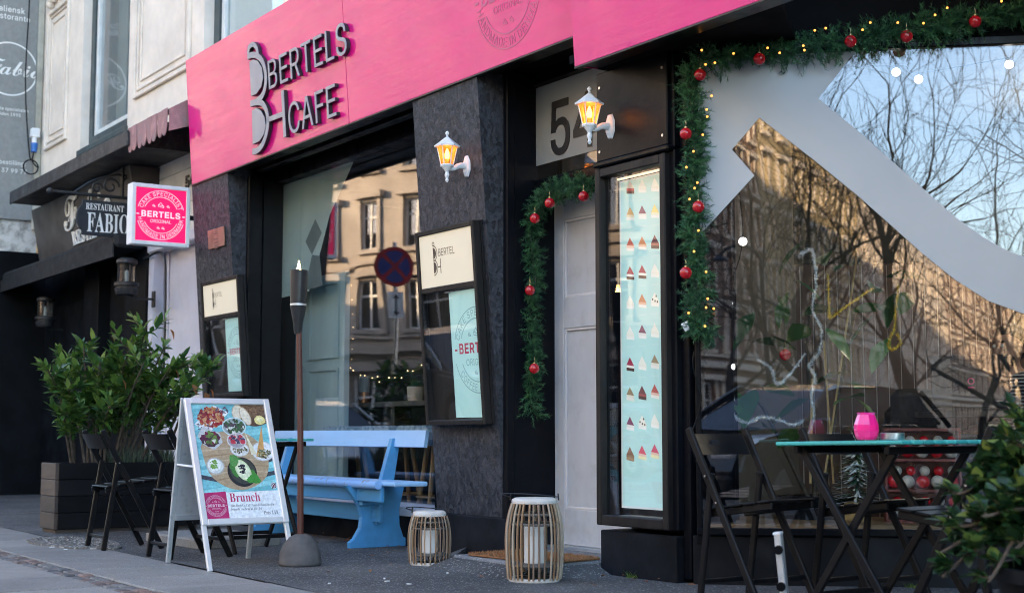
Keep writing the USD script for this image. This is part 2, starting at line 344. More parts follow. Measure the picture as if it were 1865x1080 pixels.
# ------------------------------------------------------------------ materials
pbr("black_paint", (.003, .0033, .0048), .36, .3, 5, .25, 45, spec=.14, dirt=.2, dirtcol=(.014, .014, .017))
pbr("black_satin", (.0025, .0027, .004), .30, .3, 9, .15, 60, spec=.15)
pbr("soffit_black", (.003, .003, .0035), .3, .3, 4, .1, 30)
pbr("matt_black", (.004, .004, .005), .85, spec=.1)
pbr("plinth_black", (.008, .009, .012), .5, .4, 4, .3, 30, dirt=.35, dirtcol=(.03, .03, .035), dscale=5, spec=.12)
pbr("case_wood", (.012, .0095, .009), .5, .35, 12, .4, 40, stretch=(1, 1, .25), dirt=.3, dirtcol=(.03, .026, .024), spec=.25)
pbr("pink_panel", (.66, .007, .19), .3, .05, 3, .5, 2.2, spec=.15, bdist=.006, rvar=.08, coat=.6, stretch=(.3, 1, 3), dirt=.12, dirtcol=(.5, .06, .2), dscale=3)
pbr("pink_edge", (.55, .02, .16), .3)
pbr("grey_letter", (.29, .295, .345), .35, .08, 8, rvar=.06)
pbr("stucco", (.78, .69, .60), .8, .07, 3, .2, 70, dirt=.3, dirtcol=(.42, .36, .31), dscale=1.3)
pbr("stucco_trim", (.76, .67, .58), .75, .07, 5, .15, 60, dirt=.35, dirtcol=(.38, .32, .28), dscale=3)
pbr("frame_green", (.032, .045, .046), .4, .15, 8)
pbr("frame_white", (.6, .62, .61), .45, .06, 6)
pbr("lead", (.015, .016, .02), .55, .4, 4, .5, 18, dirt=.4, dirtcol=(.16, .16, .17), dscale=9)
pbr("neighbour_wall", (.42, .40, .34), .85, .2, 3, .4, 25, dirt=.5, dirtcol=(.2, .18, .14))
pbr("flaking_white", (.62, .61, .58), .85, .1, 6, .5, 30, dirt=.9, dirtcol=(.12, .10, .08), dscale=6)
pbr("banner_cloth", (.235, .24, .235), .8, .06, 20, .1, 200, dirt=.2, dirtcol=(.18, .18, .17))
pbr("white_print", (.78, .78, .77), .6, .05)
pbr("lilac_paint", (.55, .55, .62), .45, .06, 3, .1, 40, dirt=.15, dirtcol=(.3, .3, .34))
pbr("white_tile", (.66, .65, .62), .25, .06, 5, .03, 30, dirt=.4, dirtcol=(.4, .37, .33), dscale=4)
pbr("grout", (.3, .28, .26), .9)
pbr("restaurant_black", (.004, .0045, .006), .45, .4, 4, .3, 40, dirt=.3, dirtcol=(.012, .013, .016), spec=.1)
pbr("fascia_brown", (.055, .047, .044), .5, .2, 3, .1, 40, dirt=.2, dirtcol=(.10, .09, .08))
pbr("awning_cloth", (.008, .008, .010), .8, .3, 10, .3, 90)
pbr("scallop_cloth", (.36, .19, .19), .85, .25, 9, .3, 120, dirt=.6, dirtcol=(.42, .33, .33), dscale=9)
pbr("wrought_iron", (.008, .008, .010), .45, .3, 30)
pbr("sign_black", (.012, .016, .022), .35, .2, 6)
pbr("white_metal", (.74, .75, .77), .35, .05, 8, .05, 50, dirt=.2, dirtcol=(.5, .48, .45), dscale=12)
pbr("door_paint", (.52, .56, .61), .45, .07, 3, .2, 30, stretch=(1, 1, .3), dirt=.4, dirtcol=(.28, .28, .30), dscale=5)
pbr("door_white", (.66, .67, .70), .5, .05, 4)
pbr("tag_paper0", (.7, .7, .7), .7)
pbr("copper", (.34, .17, .12), .45, .2, 10, metal=.4)
pbr("dark_hole", (.006, .006, .008), .7)
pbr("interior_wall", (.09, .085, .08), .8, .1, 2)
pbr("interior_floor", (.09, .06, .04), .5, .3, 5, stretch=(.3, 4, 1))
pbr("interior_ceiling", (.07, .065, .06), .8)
pbr("teal_board", (.36, .45, .46), .5, .06, 3, .1, 40, stretch=(1, 1, .2))
pbr("decal_film", (.46, .465, .49), .42, .03, 1.5, .06, 3, rvar=.06)
pbr("decal_teal", (.36, .44, .44), .6, .04, 2)
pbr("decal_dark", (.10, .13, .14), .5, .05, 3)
pbr("digit_black", (.012, .012, .013), .4)
pbr("frosted", (.24, .26, .26), .45, .04, 2)
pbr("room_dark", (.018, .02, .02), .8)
pbr("blind_white", (.86, .87, .88), .8, .02, 2)
pbr("curtain", (.40, .42, .40), .85, .08, 4, stretch=(6, 6, .2))
pbr("steel", (.62, .63, .65), .3, .08, 20, metal=1.0)
pbr("aluminium", (.66, .67, .68), .38, .05, 20, metal=.85, dirt=.2, dirtcol=(.4, .4, .4))
pane("shop_glass", 1.8, (.92, .95, .945)); pane("clear_glass", 1.5); pane("case_glass", 1.5, (.97, .985, .98)); pane("upper_glass", 1.8, (.88, .92, .91)); pane("car_glass", 1.6, (.25, .28, .3))

def ground_look(name, base, base2, speck, scale, amount, rough=.85, bump=.6, patch=1.2):
    n = {"g": ("geometry", {}), "big": ("noise_texture", {"scale": patch, "detail": 6, "roughness": .65}), "br": ("map_range", {"from_min": .36, "from_max": .64, "clamp": True}), "mx": ("mix_color", {"a": base, "b": base2}),
         "v": ("voronoi_texture", {"scale": scale, "randomness": 1.0}), "vs": ("separate_color", {}), "vr": ("map_range", {"from_min": 1 - amount, "from_max": 1 - amount + .08, "clamp": True}), "m2": ("mix_color", {"b": speck}),
         "f": ("noise_texture", {"scale": scale * .9, "detail": 4, "roughness": .8}), "fr": ("map_range", {"from_min": .3, "from_max": .7, "to_min": .55, "to_max": 1.5}), "m3": ("mix_color", {"blend_type": "multiply", "fac": 1.0, "use_clamp": False}),
         "b": ("bump", {"strength": bump, "distance": .004}), "p": ("principled_bsdf", {"roughness": rough, "specular_ior_level": .4})}
    l = [("g.position", "big.vector"), ("big.fac", "br.value"), ("br.result", "mx.fac"), ("g.position", "v.vector"), ("v.color", "vs.color"), ("vs.r", "vr.value"), ("vr.result", "m2.fac"), ("mx.result", "m2.a"),
         ("g.position", "f.vector"), ("f.fac", "fr.value"), ("m2.result", "m3.a"), ("fr.result", "m3.b"), ("m3.result", "p.base_color"), ("f.fac", "b.height"), ("b.normal", "p.normal")]
    LOOK[name] = usdkit.material(stage, "/World/Looks/" + name, n, l, surface="p.BSDF")
ground_look("asphalt_apron", (.040, .040, .044), (.098, .096, .097), (.27, .27, .27), 130, .12)
ground_look("asphalt_road", (.045, .045, .048), (.07, .07, .07), (.2, .2, .2), 150, .1)
ground_look("gravel_look", (.07, .065, .06), (.12, .11, .10), (.3, .28, .26), 60, .3, bump=1.0)
for k, (a, b) in enumerate((((.235, .225, .212), (.185, .177, .168)), ((.27, .258, .242), (.21, .20, .188)), ((.215, .205, .196), (.165, .158, .152)))):
    ground_look(f"slab_{k}", a, b, (.34, .33, .33), 170, .08, .85, .25, 2.2)
for k, c in enumerate(((.14, .10, .09), (.17, .16, .155), (.12, .115, .12), (.20, .13, .11))):
    pbr(f"sett_{k}", c, .8, .3, 18, .6, 60)
ground_look("joint", (.022, .02, .019), (.05, .046, .042), (.15, .14, .13), 90, .2)
ground_look("kerb_stone", (.26, .255, .25), (.2, .2, .2), (.36, .35, .34), 90, .2, .8, .3)
ground_look("step_stone", (.20, .205, .215), (.15, .155, .165), (.33, .33, .33), 120, .1, .8, .35, 3)

def osb():
    n = {"g": ("geometry", {}), "m": ("mapping", {"scale": (1, 1, .8), "rotation": (0, .5, 0)}), "w": ("noise_texture", {"scale": 7, "detail": 2}), "wa": ("vector_math", {"math_type": "multiply_add", "vector2": (.10, .10, .10)}),
         "v": ("voronoi_texture", {"scale": 42, "feature": "f1"}), "n": ("noise_texture", {"scale": 55, "detail": 6, "roughness": .75}), "s": ("separate_color", {}),
         "mh": ("math", {"math_type": "multiply_add", "value2": .55}), "b": ("bump", {"strength": 1.0, "distance": .010}),
         "r": ("map_range", {"from_min": .1, "from_max": .9, "to_min": .28, "to_max": .62, "clamp": True}), "mx": ("mix_color", {"a": (.006, .0065, .009), "b": (.088, .09, .108)}), "q": ("math", {"math_type": "multiply"}), "p": ("principled_bsdf", {"specular_ior_level": .4})}
    l = [("g.position", "m.vector"), ("m.vector", "w.vector"), ("w.color", "wa.vector1"), ("m.vector", "wa.vector3"), ("wa.vector", "v.vector"), ("wa.vector", "n.vector"), ("v.color", "s.color"),
         ("s.r", "mh.value1"), ("n.fac", "mh.value3"), ("mh.value", "b.height"), ("b.normal", "p.normal"), ("s.g", "r.value"), ("r.result", "p.roughness"), ("s.b", "q.value1"), ("n.fac", "q.value2"), ("q.value", "mx.fac"), ("mx.result", "p.base_color")]
    LOOK["osb"] = usdkit.material(stage, "/World/Looks/osb", n, l, surface="p.BSDF")
osb()

# ------------------------------------------------------------------ ground: road, kerb, pavement of slabs and setts, asphalt strip along the shops
rng = np.random.default_rng(7)
def grid_sheet(x0, x1, y0, y1, step, z, amp, seed, fade=None):
    xs = np.arange(x0, x1 + step / 2, step); ys = np.arange(y0, y1 + step / 2, step); X, Y = np.meshgrid(xs, ys, indexing="ij")
    Z = z + amp * (meshkit.fbm(np.stack([X * .9, Y * .9, X * 0], -1), 3, seed) - .5)
    v = np.stack([X, Y, Z], -1).reshape(-1, 3); i, j = np.meshgrid(np.arange(len(xs) - 1), np.arange(len(ys) - 1), indexing="ij"); a = (i * len(ys) + j).ravel()
    return trimesh.Trimesh(v, np.vstack([np.stack([a, a + len(ys), a + len(ys) + 1], 1), np.stack([a, a + len(ys) + 1, a + 1], 1)]), process=False)
struct("ground", box(-260, 300, -300, 120, -.5, -.14), "asphalt_road")
struct("road", box(-120, 160, -16.5, -4.5, -.135, -.12), "asphalt_road")
struct("kerb", [box(x, x + .99, -4.5, -4.3, -.13, .0, .012) for x in np.arange(-24, 8, 1.0)], "kerb_stone")
pav = thing("pavement", None, None, kind="structure")
part(pav, "bedding", box(-40, 30, -4.3, -1.7, -.13, -.012), "joint")
for row, (y0, y1, sh) in enumerate(((-2.30, -1.70, 0.0), (-3.06, -2.46, .31), (-3.67, -3.07, .0))):
    for x in np.arange(-16.1 + sh, -1.0, .62):
        dz = rng.uniform(-.003, .002); m = box(x + .006, x + .614, y0 + .006, y1 - .006, -.06, dz, .005)
        part(pav, "slab", rotz(m, rng.uniform(-.003, .003), (x + .3, y0 + .3, 0)), f"slab_{rng.integers(3)}")
for y0 in (-2.455, -2.38):
    x = -14.0 + rng.uniform(0, .1)
    while x < -4.5:
        L = rng.uniform(.07, .13); m = box(x + .004, x + L - .004, y0 + .004, y0 + .070, -.06, rng.uniform(-.010, .002), .008)
        part(pav, "sett", rotz(m, rng.uniform(-.05, .05), (x, y0, 0)), f"sett_{rng.integers(4)}"); x += L
struct("asphalt_strip", grid_sheet(-19, 2.6, -1.7, 2.6, .1, .0, .012, 3), "asphalt_apron", smooth=True)
struct("kerbside_asphalt", box(-40, 30, -4.3, -3.68, -.13, -.006), "asphalt_apron")
t_ = np.linspace(0, 2 * np.pi, 36, endpoint=False)
gp = np.stack([-9.95 + .62 * np.cos(t_) * (1 + .06 * np.sin(5 * t_)), -1.72 + .26 * np.sin(t_) * (1 + .1 * np.cos(3 * t_))], 1)
struct("gravel_patch", prism(Polygon(gp), Fr((0, 0, 0), (1, 0, 0), (0, 1, 0)), -.01, .009), "gravel_look", kind="stuff")
rk = [ball((rng.uniform(-10.5, -9.4), rng.uniform(-1.9, -1.55), .008), rng.uniform(.005, .014), 1, .7) for _ in range(260)]
struct("gravel", rk, "gravel_look", kind="stuff")
# the step in front of the cafe door with its worn asphalt skirt
struct("door_step", [box(-7.03, -6.26, -.47, .36, -.02, .068, .012)], "step_stone")
sk = []
for (a, b) in (((-7.6, -.02), (-7.03, -.47)), ((-7.03, -.47), (-6.26, -.47)), ((-6.26, -.47), (-6.24, -.04))):
    a, b = np.array([*a, 0.]), np.array([*b, 0.]); d = (b - a) / np.linalg.norm(b - a); q = np.array([d[1], -d[0], 0])
    sk.append(hull([a + q * .2 + [0, 0, -.02], b + q * .2 + [0, 0, -.02], a + [0, 0, .052], b + [0, 0, .052], a + [0, 0, -.02], b + [0, 0, -.02], a - d * .06 + q * .1 + [0, 0, -.02], b + d * .06 + q * .1 + [0, 0, -.02]]))
struct("asphalt_skirt", sk, "asphalt_apron", smooth=40)

# ------------------------------------------------------------------ the building over the shops
bld = thing("stucco_building", "cream stucco building with tall green framed windows above the shops", "building", (-12, .2, 0))
WX = [(-16.52, -14.86), (-12.70, -10.92), (-8.9, -7.15), (-5.1, -3.35), (-1.3, .45), (2.5, 4.25)]
Ff = Fr((0, .2, 0), (1, 0, 0), (0, 0, 1))                               # faces the street (-y)
wall = rect(-18.2, 14, 3.5, 22.0)
for (a, b) in WX:
    for z in (4.03, 7.7, 11.2, 14.7, 18.0): wall = wall.difference(rect(a, b, z, z + 2.6))
part(bld, "wall", prism(wall, Ff, -.42, 0.0), "stucco")
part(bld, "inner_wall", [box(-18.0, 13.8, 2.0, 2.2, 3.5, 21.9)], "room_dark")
part(bld, "rear_wall", [box(-18.2, 14, 8.0, 8.2, -.1, 21.9), box(-18.2, -18.0, .62, 8.0, -.1, 21.9), box(13.8, 14, .62, 8.0, -.1, 21.9)], "stucco")
part(bld, "floor_slab", [box(-17.99, 13.79, .625, 1.99, z - .25, z) for z in (3.8, 7.4, 10.9, 14.4, 17.7)], "interior_wall")
part(bld, "roof", hull([(x, y, z) for x in (-18.2, 14.1) for y, z in ((.0, 22), (.0, 22.4), (4, 26), (8.3, 22.4), (8.3, 22))]), "lead")
for i, (a, b) in enumerate(WX):
    for z in (4.03, 7.7):
        w = part(bld, "window", [box(a, a + .13, .30, .42, z, z + 2.6), box(b - .13, b, .30, .42, z, z + 2.6), box(a + .13, b - .13, .30, .42, z, z + .17), box(a + .13, b - .13, .30, .42, z + 2.5, z + 2.6)], "frame_green")
        part(w, "sash", [box(a + .132, a + .20, .32, .40, z + .172, z + 2.49, .008), box(b - .20, b - .132, .32, .40, z + .172, z + 2.49, .008), box(a + .2, b - .2, .32, .40, z + .172, z + .235, .008)], "frame_white" if i else "frame_white")
        part(w, "sill", box(a - .02, b + .02, .16, .298, z - .06, z + .015, .008), "frame_green")
        part(w, "glass", box(a + .2, b - .2, .355, .361, z + .235, z + 2.49), "upper_glass")
        if i == 1 and z < 5: part(w, "blind", box(a + .21, b - .2, .375, .38, z + .2, z + 2.5), "blind_white")  # white sheet added behind the glass, standing for its bright sky reflection
        elif z < 5: part(w, "curtain", box(a + .2, a + .55, .55, .57, z + .1, z + 2.5), "curtain"); part(w, "curtain", box(b - .6, b - .2, .55, .57, z + .1, z + 2.5), "curtain")
def wall_panel(x0, x1, z0, z1):
    for k, (d, pr, wd) in enumerate(((0, .035, .05), (.075, .022, .025), (.16, .016, .03))):
        a, b, c, e = x0 + d, x1 - d, z0 + d, z1 - d
        part(bld, "panel_moulding", [box(a, a + wd, .2 - pr, .202, c, e, .008), box(b - wd, b, .2 - pr, .202, c, e, .008), box(a + wd, b - wd, .2 - pr + .001, .202, c, c + wd, .008), box(a + wd, b - wd, .2 - pr + .001, .202, e - wd, e, .008)], "stucco_trim")
for (a, b) in ((-17.95, -17.05), (-14.62, -13.02), (-10.7, -9.1), (-6.9, -5.3), (-3.1, -1.5)): wall_panel(a, b, 4.28, 6.05 if a < -17 else 6.7)
orn = []
for k in range(7):
    a = k / 6 * math.pi; orn += [ball((-17.5 + .3 * math.cos(a), .17, 6.12 + .12 * math.sin(a)), .07, 1, .8), ball((-17.5 + .16 * math.cos(a), .16, 6.16 + .05 * math.sin(a)), .05, 1)]
part(bld, "carved_ornament", orn, "stucco_trim", smooth=True)
# black lead canopy over the restaurant
can = part(bld, "canopy", [hull([(-17.05, -.42, 3.44), (-17.05, -.42, 3.56), (-17.05, .2, 3.44), (-17.05, .2, 3.80), (-12.95, -.42, 3.44), (-12.95, -.42, 3.56), (-12.95, .2, 3.44), (-12.95, .2, 3.80)])], "lead")
part(can, "drip_edge", box(-17.07, -12.93, -.445, -.42, 3.43, 3.58, .008), "lead")

# ------------------------------------------------------------------ the neighbouring house at the left whose side wall carries the banner
nb = thing("neighbouring_house", "grey plastered house side at the left edge, with flaking base", "building", (-18.3, -1, 0))
part(nb, "side_wall", box(-95, -18.2, -2.6, .195, 3.45, 13), "neighbour_wall"); part(nb, "rear_body", box(-95, -18.22, .196, 9, 3.45, 13), "neighbour_wall")  # unseen length added and height set to shade the houses opposite
part(nb, "flaking_band", box(-95, -18.21, -2.59, .194, 3.02, 3.445), "flaking_white")
part(nb, "black_base", box(-95, -18.19, -2.61, .319, 0, 3.015), "restaurant_black")
part(nb, "pilaster", box(-18.2, -18.13, .115, .19, 3.3, 12, .01), "neighbour_wall")
ban = thing("banner", "tall grey cloth banner with a white round script emblem", "banner", (-18.17, -.8, 3.4))
BF = Fr((-18.165, -1.62, 0), (0, 1, 0), (0, 0, 1))                    # faces +x
part(ban, "cloth", BF.box(0, 1.73, 3.42, 8.2, -.02, 0), "banner_cloth")
bc = BF.uv(18, 126); bl = [ring(.335, .02, bc)] + text("Fabio", .20, "script", bc[0] + .02, bc[1] - .08, "c", -.06, .95)
for s_, px_, py_, h_ in (("Italiensk", 45, 27, .075), ("Ristorante", 55, 42, .075), ("Pasta specialisten", 52, 206, .040), ("siden 1995", 38, 214, .040), ("Bordbestilling:", 47, 303, .055), ("35 37 99 77", 49, 318, .055)):
    q_ = BF.uv(px_, py_); bl += text(s_, h_, "medium", q_[0], q_[1], "r", .08, .88)
flat_print(ban, "lettering", BF, [(union_all(bl).intersection(rect(.0, 1.72, 3.425, 8)), (.74, .74, .73))], .003, print_look(.6))
sk_ = thing("power_socket", "white socket box with blue plug and looped black cable on the pilaster", "socket", (-18.1, .08, 4.2))
part(sk_, "socket_box", box(-18.12, -18.03, .04, .15, 4.46, 4.58, .012), "white_metal")
part(sk_, "plug_neck", tube([(-18.07, .085, 4.46), (-18.05, .085, 4.38)], .032, 10), "white_metal")
pbr("plug_blue", (.02, .13, .42), .4)
part(sk_, "plug", tube([(-18.05, .085, 4.385), (-18.04, .08, 4.27)], [.045, .035], 10), "plug_blue")
c_ = [(-18.04, .08, 4.27), (-18.03, .06, 4.15)] + [(-18.05, .05 + .09 * math.cos(a), 4.08 + .09 * math.sin(a)) for a in np.linspace(0, 14, 34)] + [(-18.05, .02, 4.3), (-18.06, -.05, 5.2), (-18.06, -.03, 6.4), (-18.06, -.08, 8)]
part(sk_, "cable", tube(smooth_path(c_, 120), .009, 5), "black_satin")

# ------------------------------------------------------------------ restaurant front under the canopy
rs = thing("restaurant_front", "black restaurant front under the lead canopy", "shopfront", (-16, .2, 0))
part(rs, "front_wall", box(-18.3, -13.9, .32, .5, 0, 3.46), "restaurant_black")
part(rs, "pier", box(-15.95, -15.45, .12, .318, 0, 2.75, .01), "restaurant_black")
part(rs, "pier", box(-14.5, -13.86, .1, .318, 0, 2.75, .01), "restaurant_black")
part(rs, "door_leaf", box(-17.6, -16.3, .26, .318, .05, 2.3, .01), "restaurant_black")
part(rs, "door_leaf", box(-15.4, -14.55, .24, .318, .05, 2.5, .01), "restaurant_black")
for k in range(3): part(rs, "door_panel", box(-15.3, -14.65, .225, .238, .2 + k * .78, .85 + k * .78, .006), "restaurant_black")
part(rs, "fascia_board", [hull([(-17.4, .02, 2.80), (-13.86, .02, 2.80), (-17.4, -.10, 3.43), (-13.86, -.10, 3.43), (-17.4, .318, 2.8), (-13.86, .318, 2.8), (-17.4, .318, 3.43), (-13.86, .318, 3.43)])], "fascia_brown")
RF = Fr((-17.4, .0185, 2.80), (1, 0, 0), (0, -.12, .63))
fl = text("Fabio", .36, "script", 1.15, .24, "l", -.05, 1.25) + text("RESTAURANT", .15, "serif", 1.42, .06, "l", .06, 1.0)
part(rs, "wall_lettering", prism(union_all(fl), RF, .004, .02), "white_print", "white script lettering on the brown fascia")
part(rs, "awning_box", [box(-18.18, -13.86, -.22, .1, 2.60, 2.74, .03)], "awning_cloth")
part(rs, "valance", [box(-18.18, -13.9, -.235, -.222, 2.50, 2.64)], "awning_cloth")
# tile strip, lilac door niche
tl = thing("tiled_niche", "lilac painted door niche under white wall tiles", "entrance", (-13, .2, 0))
part(tl, "backing", box(-13.855, -11.9, .225, .5, 2.62, 3.75), "grout")
for i, x in enumerate(np.arange(-13.84, -11.95, .33)):
    for z in np.arange(2.64, 3.72, .33):
        part(tl, "tile", box(x + .003, min(x + .327, -11.92), .205, .226, z + .003, z + .327, .003), "white_tile")
part(tl, "lilac_wall", box(-13.85, -11.9, .24, .5, 0, 2.62), "lilac_paint")
part(tl, "jamb", [box(-13.85, -13.72, .12, .24, 0, 2.62, .01), box(-13.60, -13.57, .22, .24, 0, 2.62, .005)], "lilac_paint")
part(tl, "head_board", box(-13.85, -11.9, .10, .24, 2.55, 2.66, .01), "lilac_paint")
part(tl, "door_knob", ball((-12.55, .22, 1.05), .03, 2), "black_satin", smooth=True)
NF = Fr((-13.10, .204, 3.10), (1, 0, 0), (0, 0, 1))
part(tl, "house_number", prism(union_all(text("54", .13, "bold")), NF, .0, .012), "digit_black", "black house number on the tiles")
sc = thing("scalloped_awning", "small dusty pink awning with a scalloped frayed edge", "awning", (-12.2, -.2, 3.4))
AX0, AX1 = -13.0, -11.95
part(sc, "cover", [hull([(AX0, -.40, 3.60), (AX1, -.40, 3.60), (AX0, .18, 3.95), (AX1, .18, 3.95), (AX0, -.38, 3.57), (AX1, -.38, 3.57), (AX0, .19, 3.91), (AX1, .19, 3.91)])], "scallop_cloth")
N = 8; wv = (AX1 - AX0) / N
for k in range(N):
    sh = rect(k * wv, (k + 1) * wv, .09, .235).union(affinity.scale(Point(k * wv + wv / 2, .09).buffer(wv / 2, 12), 1, 1.25 + .3 * rng.uniform()))
    part(sc, "scallop", prism(affinity.scale(sh, .96, 1), Fr((AX0, -.402 - .01 * (k % 2), 3.37), (1, 0, 0), (0, -.05 + .1 * rng.uniform(), 1)), 0, .008), "scallop_cloth")
part(sc, "side_cloth", [hull([(AX1, -.40, 3.40), (AX1, -.40, 3.60), (AX1, .18, 3.95), (AX1, .18, 3.6), (AX1 + .012, -.40, 3.40), (AX1 + .012, .18, 3.6), (AX1 + .012, -.40, 3.6), (AX1 + .012, .18, 3.95)])], "scallop_cloth")

# ------------------------------------------------------------------ the cafe's shopfront
cf = thing("cafe_shopfront", "black cafe shopfront with leaning pillars, pink fascia above and a grey door", "shopfront", (-8, 0, 0))
TILT = .0762
def yt(z): return -(z - .25) * TILT
S = (0, -TILT, 1)                                                       # up the leaning faces
def pillar(x0, x1):
    part(cf, "pillar", box(x0 + .02, x1 - .05, .012, .45, 0, 2.92), "black_paint")
    part(cf, "pillar_cladding", hull([(x, y, z) for x in (x0, x1 - .03) for y, z in ((yt(.25), .25), (yt(2.95), 2.95), (.01, 2.95), (.01, .25))]), "osb")
    part(cf, "plinth", box(x0 + .01, x1, -.012, .44, -.02, .247, .006), "plinth_black")
pillar(-11.88, -11.05); pillar(-7.985, -7.17)
# left window: jamb boards, head, sill, glass
part(cf, "window_jamb", box(-11.075, -11.03, -.03, .10, 0.02, 2.9, .008), "black_satin")
part(cf, "window_jamb", box(-11.13, -11.05, .105, .30, 0.02, 2.9, .012), "black_satin")
part(cf, "window_jamb", box(-11.17, -11.10, .22, .37, 0.02, 2.9, .008), "black_satin")
part(cf, "window_jamb", box(-8.06, -7.98, .02, .37, 0.02, 2.9, .01), "black_satin")
part(cf, "window_head", box(-11.10, -8.06, .20, .37, 2.86, 2.98, .006), "black_satin")
part(cf, "window_sill", box(-11.10, -8.06, .02, .37, .20, .262, .008), "lilac_paint")
part(cf, "sill_plinth", box(-11.1, -8.0, .06, .37, -.02, .198, .004), "plinth_black")
part(cf, "window_glass", box(-11.095, -8.065, .285, .293, .265, 2.858), "shop_glass", "left shop window pane")
part(cf, "soffit", [box(-11.84, -6.16, -.215, .36, 2.985, 3.03), hull([(x, y, z) for z in (2.745, 2.79) for x, y in ((-6.14, -.28), (-4.56, -.28), (-5.15, .44), (-5.5, .06), (-6.14, .10))]), box(-5.6, 3.4, .2, 2.4, 3.48, 3.52)], "matt_black")
part(cf, "upper_board", Fr((-5.52, .05, 0), (.667, .745, 0), (0, 0, 1)).box(.0, 2.82, 2.746, 3.479, -.08, .0, .004), "matt_black")
part(cf, "soffit_moulding", [box(-11.0, -8.0, .02, .09, 2.93, 2.984, .01), box(-11.0, -8.0, -.10, -.06, 2.95, 2.984, .008)], "soffit_black")
# door recess
part(cf, "recess_wall", [box(-7.235, -7.175, .05, .40, .05, 2.984, .006), box(-7.215, -7.16, -.01, .05, .05, 2.98, .006)], "black_paint")
part(cf, "door_post", [box(-7.33, -7.255, .27, .42, .07, 2.984, .008), box(-7.245, -7.215, .30, .38, .07, 2.25, .006)], "black_satin")
part(cf, "transom_bar", box(-7.25, -6.24, .20, .42, 2.20, 2.31, .01), "black_satin")
part(cf, "transom_frame", [box(-7.25, -7.20, .18, .30, 2.312, 2.984, .006), box(-7.195, -6.24, .18, .30, 2.90, 2.984, .006)], "black_satin")
TF = Fr((-7.2, .215, 2.31), (1, 0, 0), (0, 0, 1))
part(cf, "transom_glass", box(-7.195, -6.24, .22, .228, 2.31, 2.9), "shop_glass")
part(cf, "frosted_film", box(-7.18, -6.24, .2165, .2185, 2.40, 2.89), "frosted")
u0, v0 = TF.uv(1003, 287); u1, v1 = TF.uv(1000, 186)
part(cf, "house_number", prism(union_all(text("54", v1 - v0 - .01, "medium", u0 - .02, v0, "l", .0, .82)), TF, .001, .004), "digit_black", "large black house number on the frosted transom")
dr = part(cf, "door", [box(-7.235, -7.08, .355, .395, .085, 2.195, .004), box(-6.42, -6.28, .355, .395, .085, 2.195, .004)] + [box(-7.08, -6.42, .3551, .395, a, b, .004) for a, b in ((.085, .30), (1.39, 1.58), (2.06, 2.195))], "door_paint", "pale grey panelled cafe door")
part(dr, "door_panel", box(-7.08, -6.42, .375, .39, 1.58, 2.06), "door_paint"); part(dr, "door_panel", box(-7.08, -6.42, .375, .39, .30, 1.39), "door_paint")
for a, b in ((1.58, 2.06), (.30, 1.39)):
    part(dr, "panel_bead", [box(-7.08, -7.065, .362, .376, a, b, .003), box(-6.75, -6.735, .362, .376, a, b, .003), box(-7.065, -6.75, .362, .376, a, a + .015, .003), box(-7.065, -6.75, .362, .376, b - .015, b, .003)], "door_white")
part(cf, "threshold", box(-7.25, -6.24, .28, .46, .05, .083, .006), "aluminium")
part(cf, "hinge", [box(-7.25, -7.235, .34, .354, z, z + .1, .003) for z in (.35, 1.25, 1.95)], "black_satin")
# corner pillar with the lit cake menu
CF = Fr((-6.237, -.03, 0), (1, 0, 0), (0, 0, 1))
part(cf, "corner_pillar", [box(-6.235, -5.64, .20, .45, 0, 2.745), box(-5.66, -5.60, -.005, .2, .26, 2.745, .006), box(-6.235, -6.19, .0, .2, .26, 2.745, .004)], "black_paint")
part(cf, "corner_panel", box(-6.232, -5.625, -.03, .10, 2.245, 2.745, .006), "black_paint", "black painted board above the cake menu")
part(cf, "panel_screw", [tube([(x, -.034, z), (x, -.029, z)], .008, 8) for x in (-6.20, -5.66) for z in (2.30, 2.66)], "steel")
part(cf, "cornice_bar", box(-6.245, -5.60, -.05, .05, 2.212, 2.243, .008), "black_satin")
part(cf, "plinth", box(-6.24, -5.61, -.012, .5, -.02, .235, .006), "plinth_black")
part(cf, "corner_post", [box(-5.60, -5.545, .03, .2, .02, 2.745, .005), box(-5.595, -5.50, .10, .3, .02, 2.745, .005)], "black_satin")

# ------------------------------------------------------------------ the splayed right window and its white graphic
W0 = np.array([-5.52, .05, 0]); dW = np.array([.667, .745, 0]); dW /= np.linalg.norm(dW)
WF = Fr(W0, dW, (0, 0, 1))                                              # normal towards the camera
def wbox(u0, u1, z0, z1, n0, n1, bev=0): return WF.box(u0, u1, z0, z1, n0, n1, bev)
part(cf, "window_glass", wbox(.03, 2.75, .285, 2.70, -.008, 0), "shop_glass", "wide angled shop window pane")
part(cf, "window_frame", [wbox(.0, .03, .2, 2.745, -.06, .02, .005), wbox(2.75, 2.82, .2, 2.745, -.06, .02, .005), wbox(.03, 2.75, 2.70, 2.745, -.06, .02, .005)], "black_satin")
part(cf, "window_sill", wbox(.0, 2.82, .245, .282, -.10, .035, .006), "black_satin")
part(cf, "plinth", wbox(-.02, 2.82, -.02, .243, -.12, .01, .004), "plinth_black")
part(cf, "recess_end", [box(-3.62, 3.3, 2.16, 2.4, 0, 3.48)], "black_paint")
part(cf, "far_pillar", [box(1.6, 2.3, .02, .5, 0, 3.48)], "black_paint")
def wpoly(pts): return Polygon([WF.uv(x, y) for x, y in pts])
arc = [(1490, 180), (1560, 237), (1600, 272), (1640, 308), (1690, 352), (1740, 396), (1790, 432), (1830, 455), (1880, 474), (2000, 500)]
low = [(2000, 590), (1900, 578), (1860, 570), (1800, 548), (1740, 510), (1680, 462), (1620, 408), (1560, 355), (1480, 290), (1383, 215)]
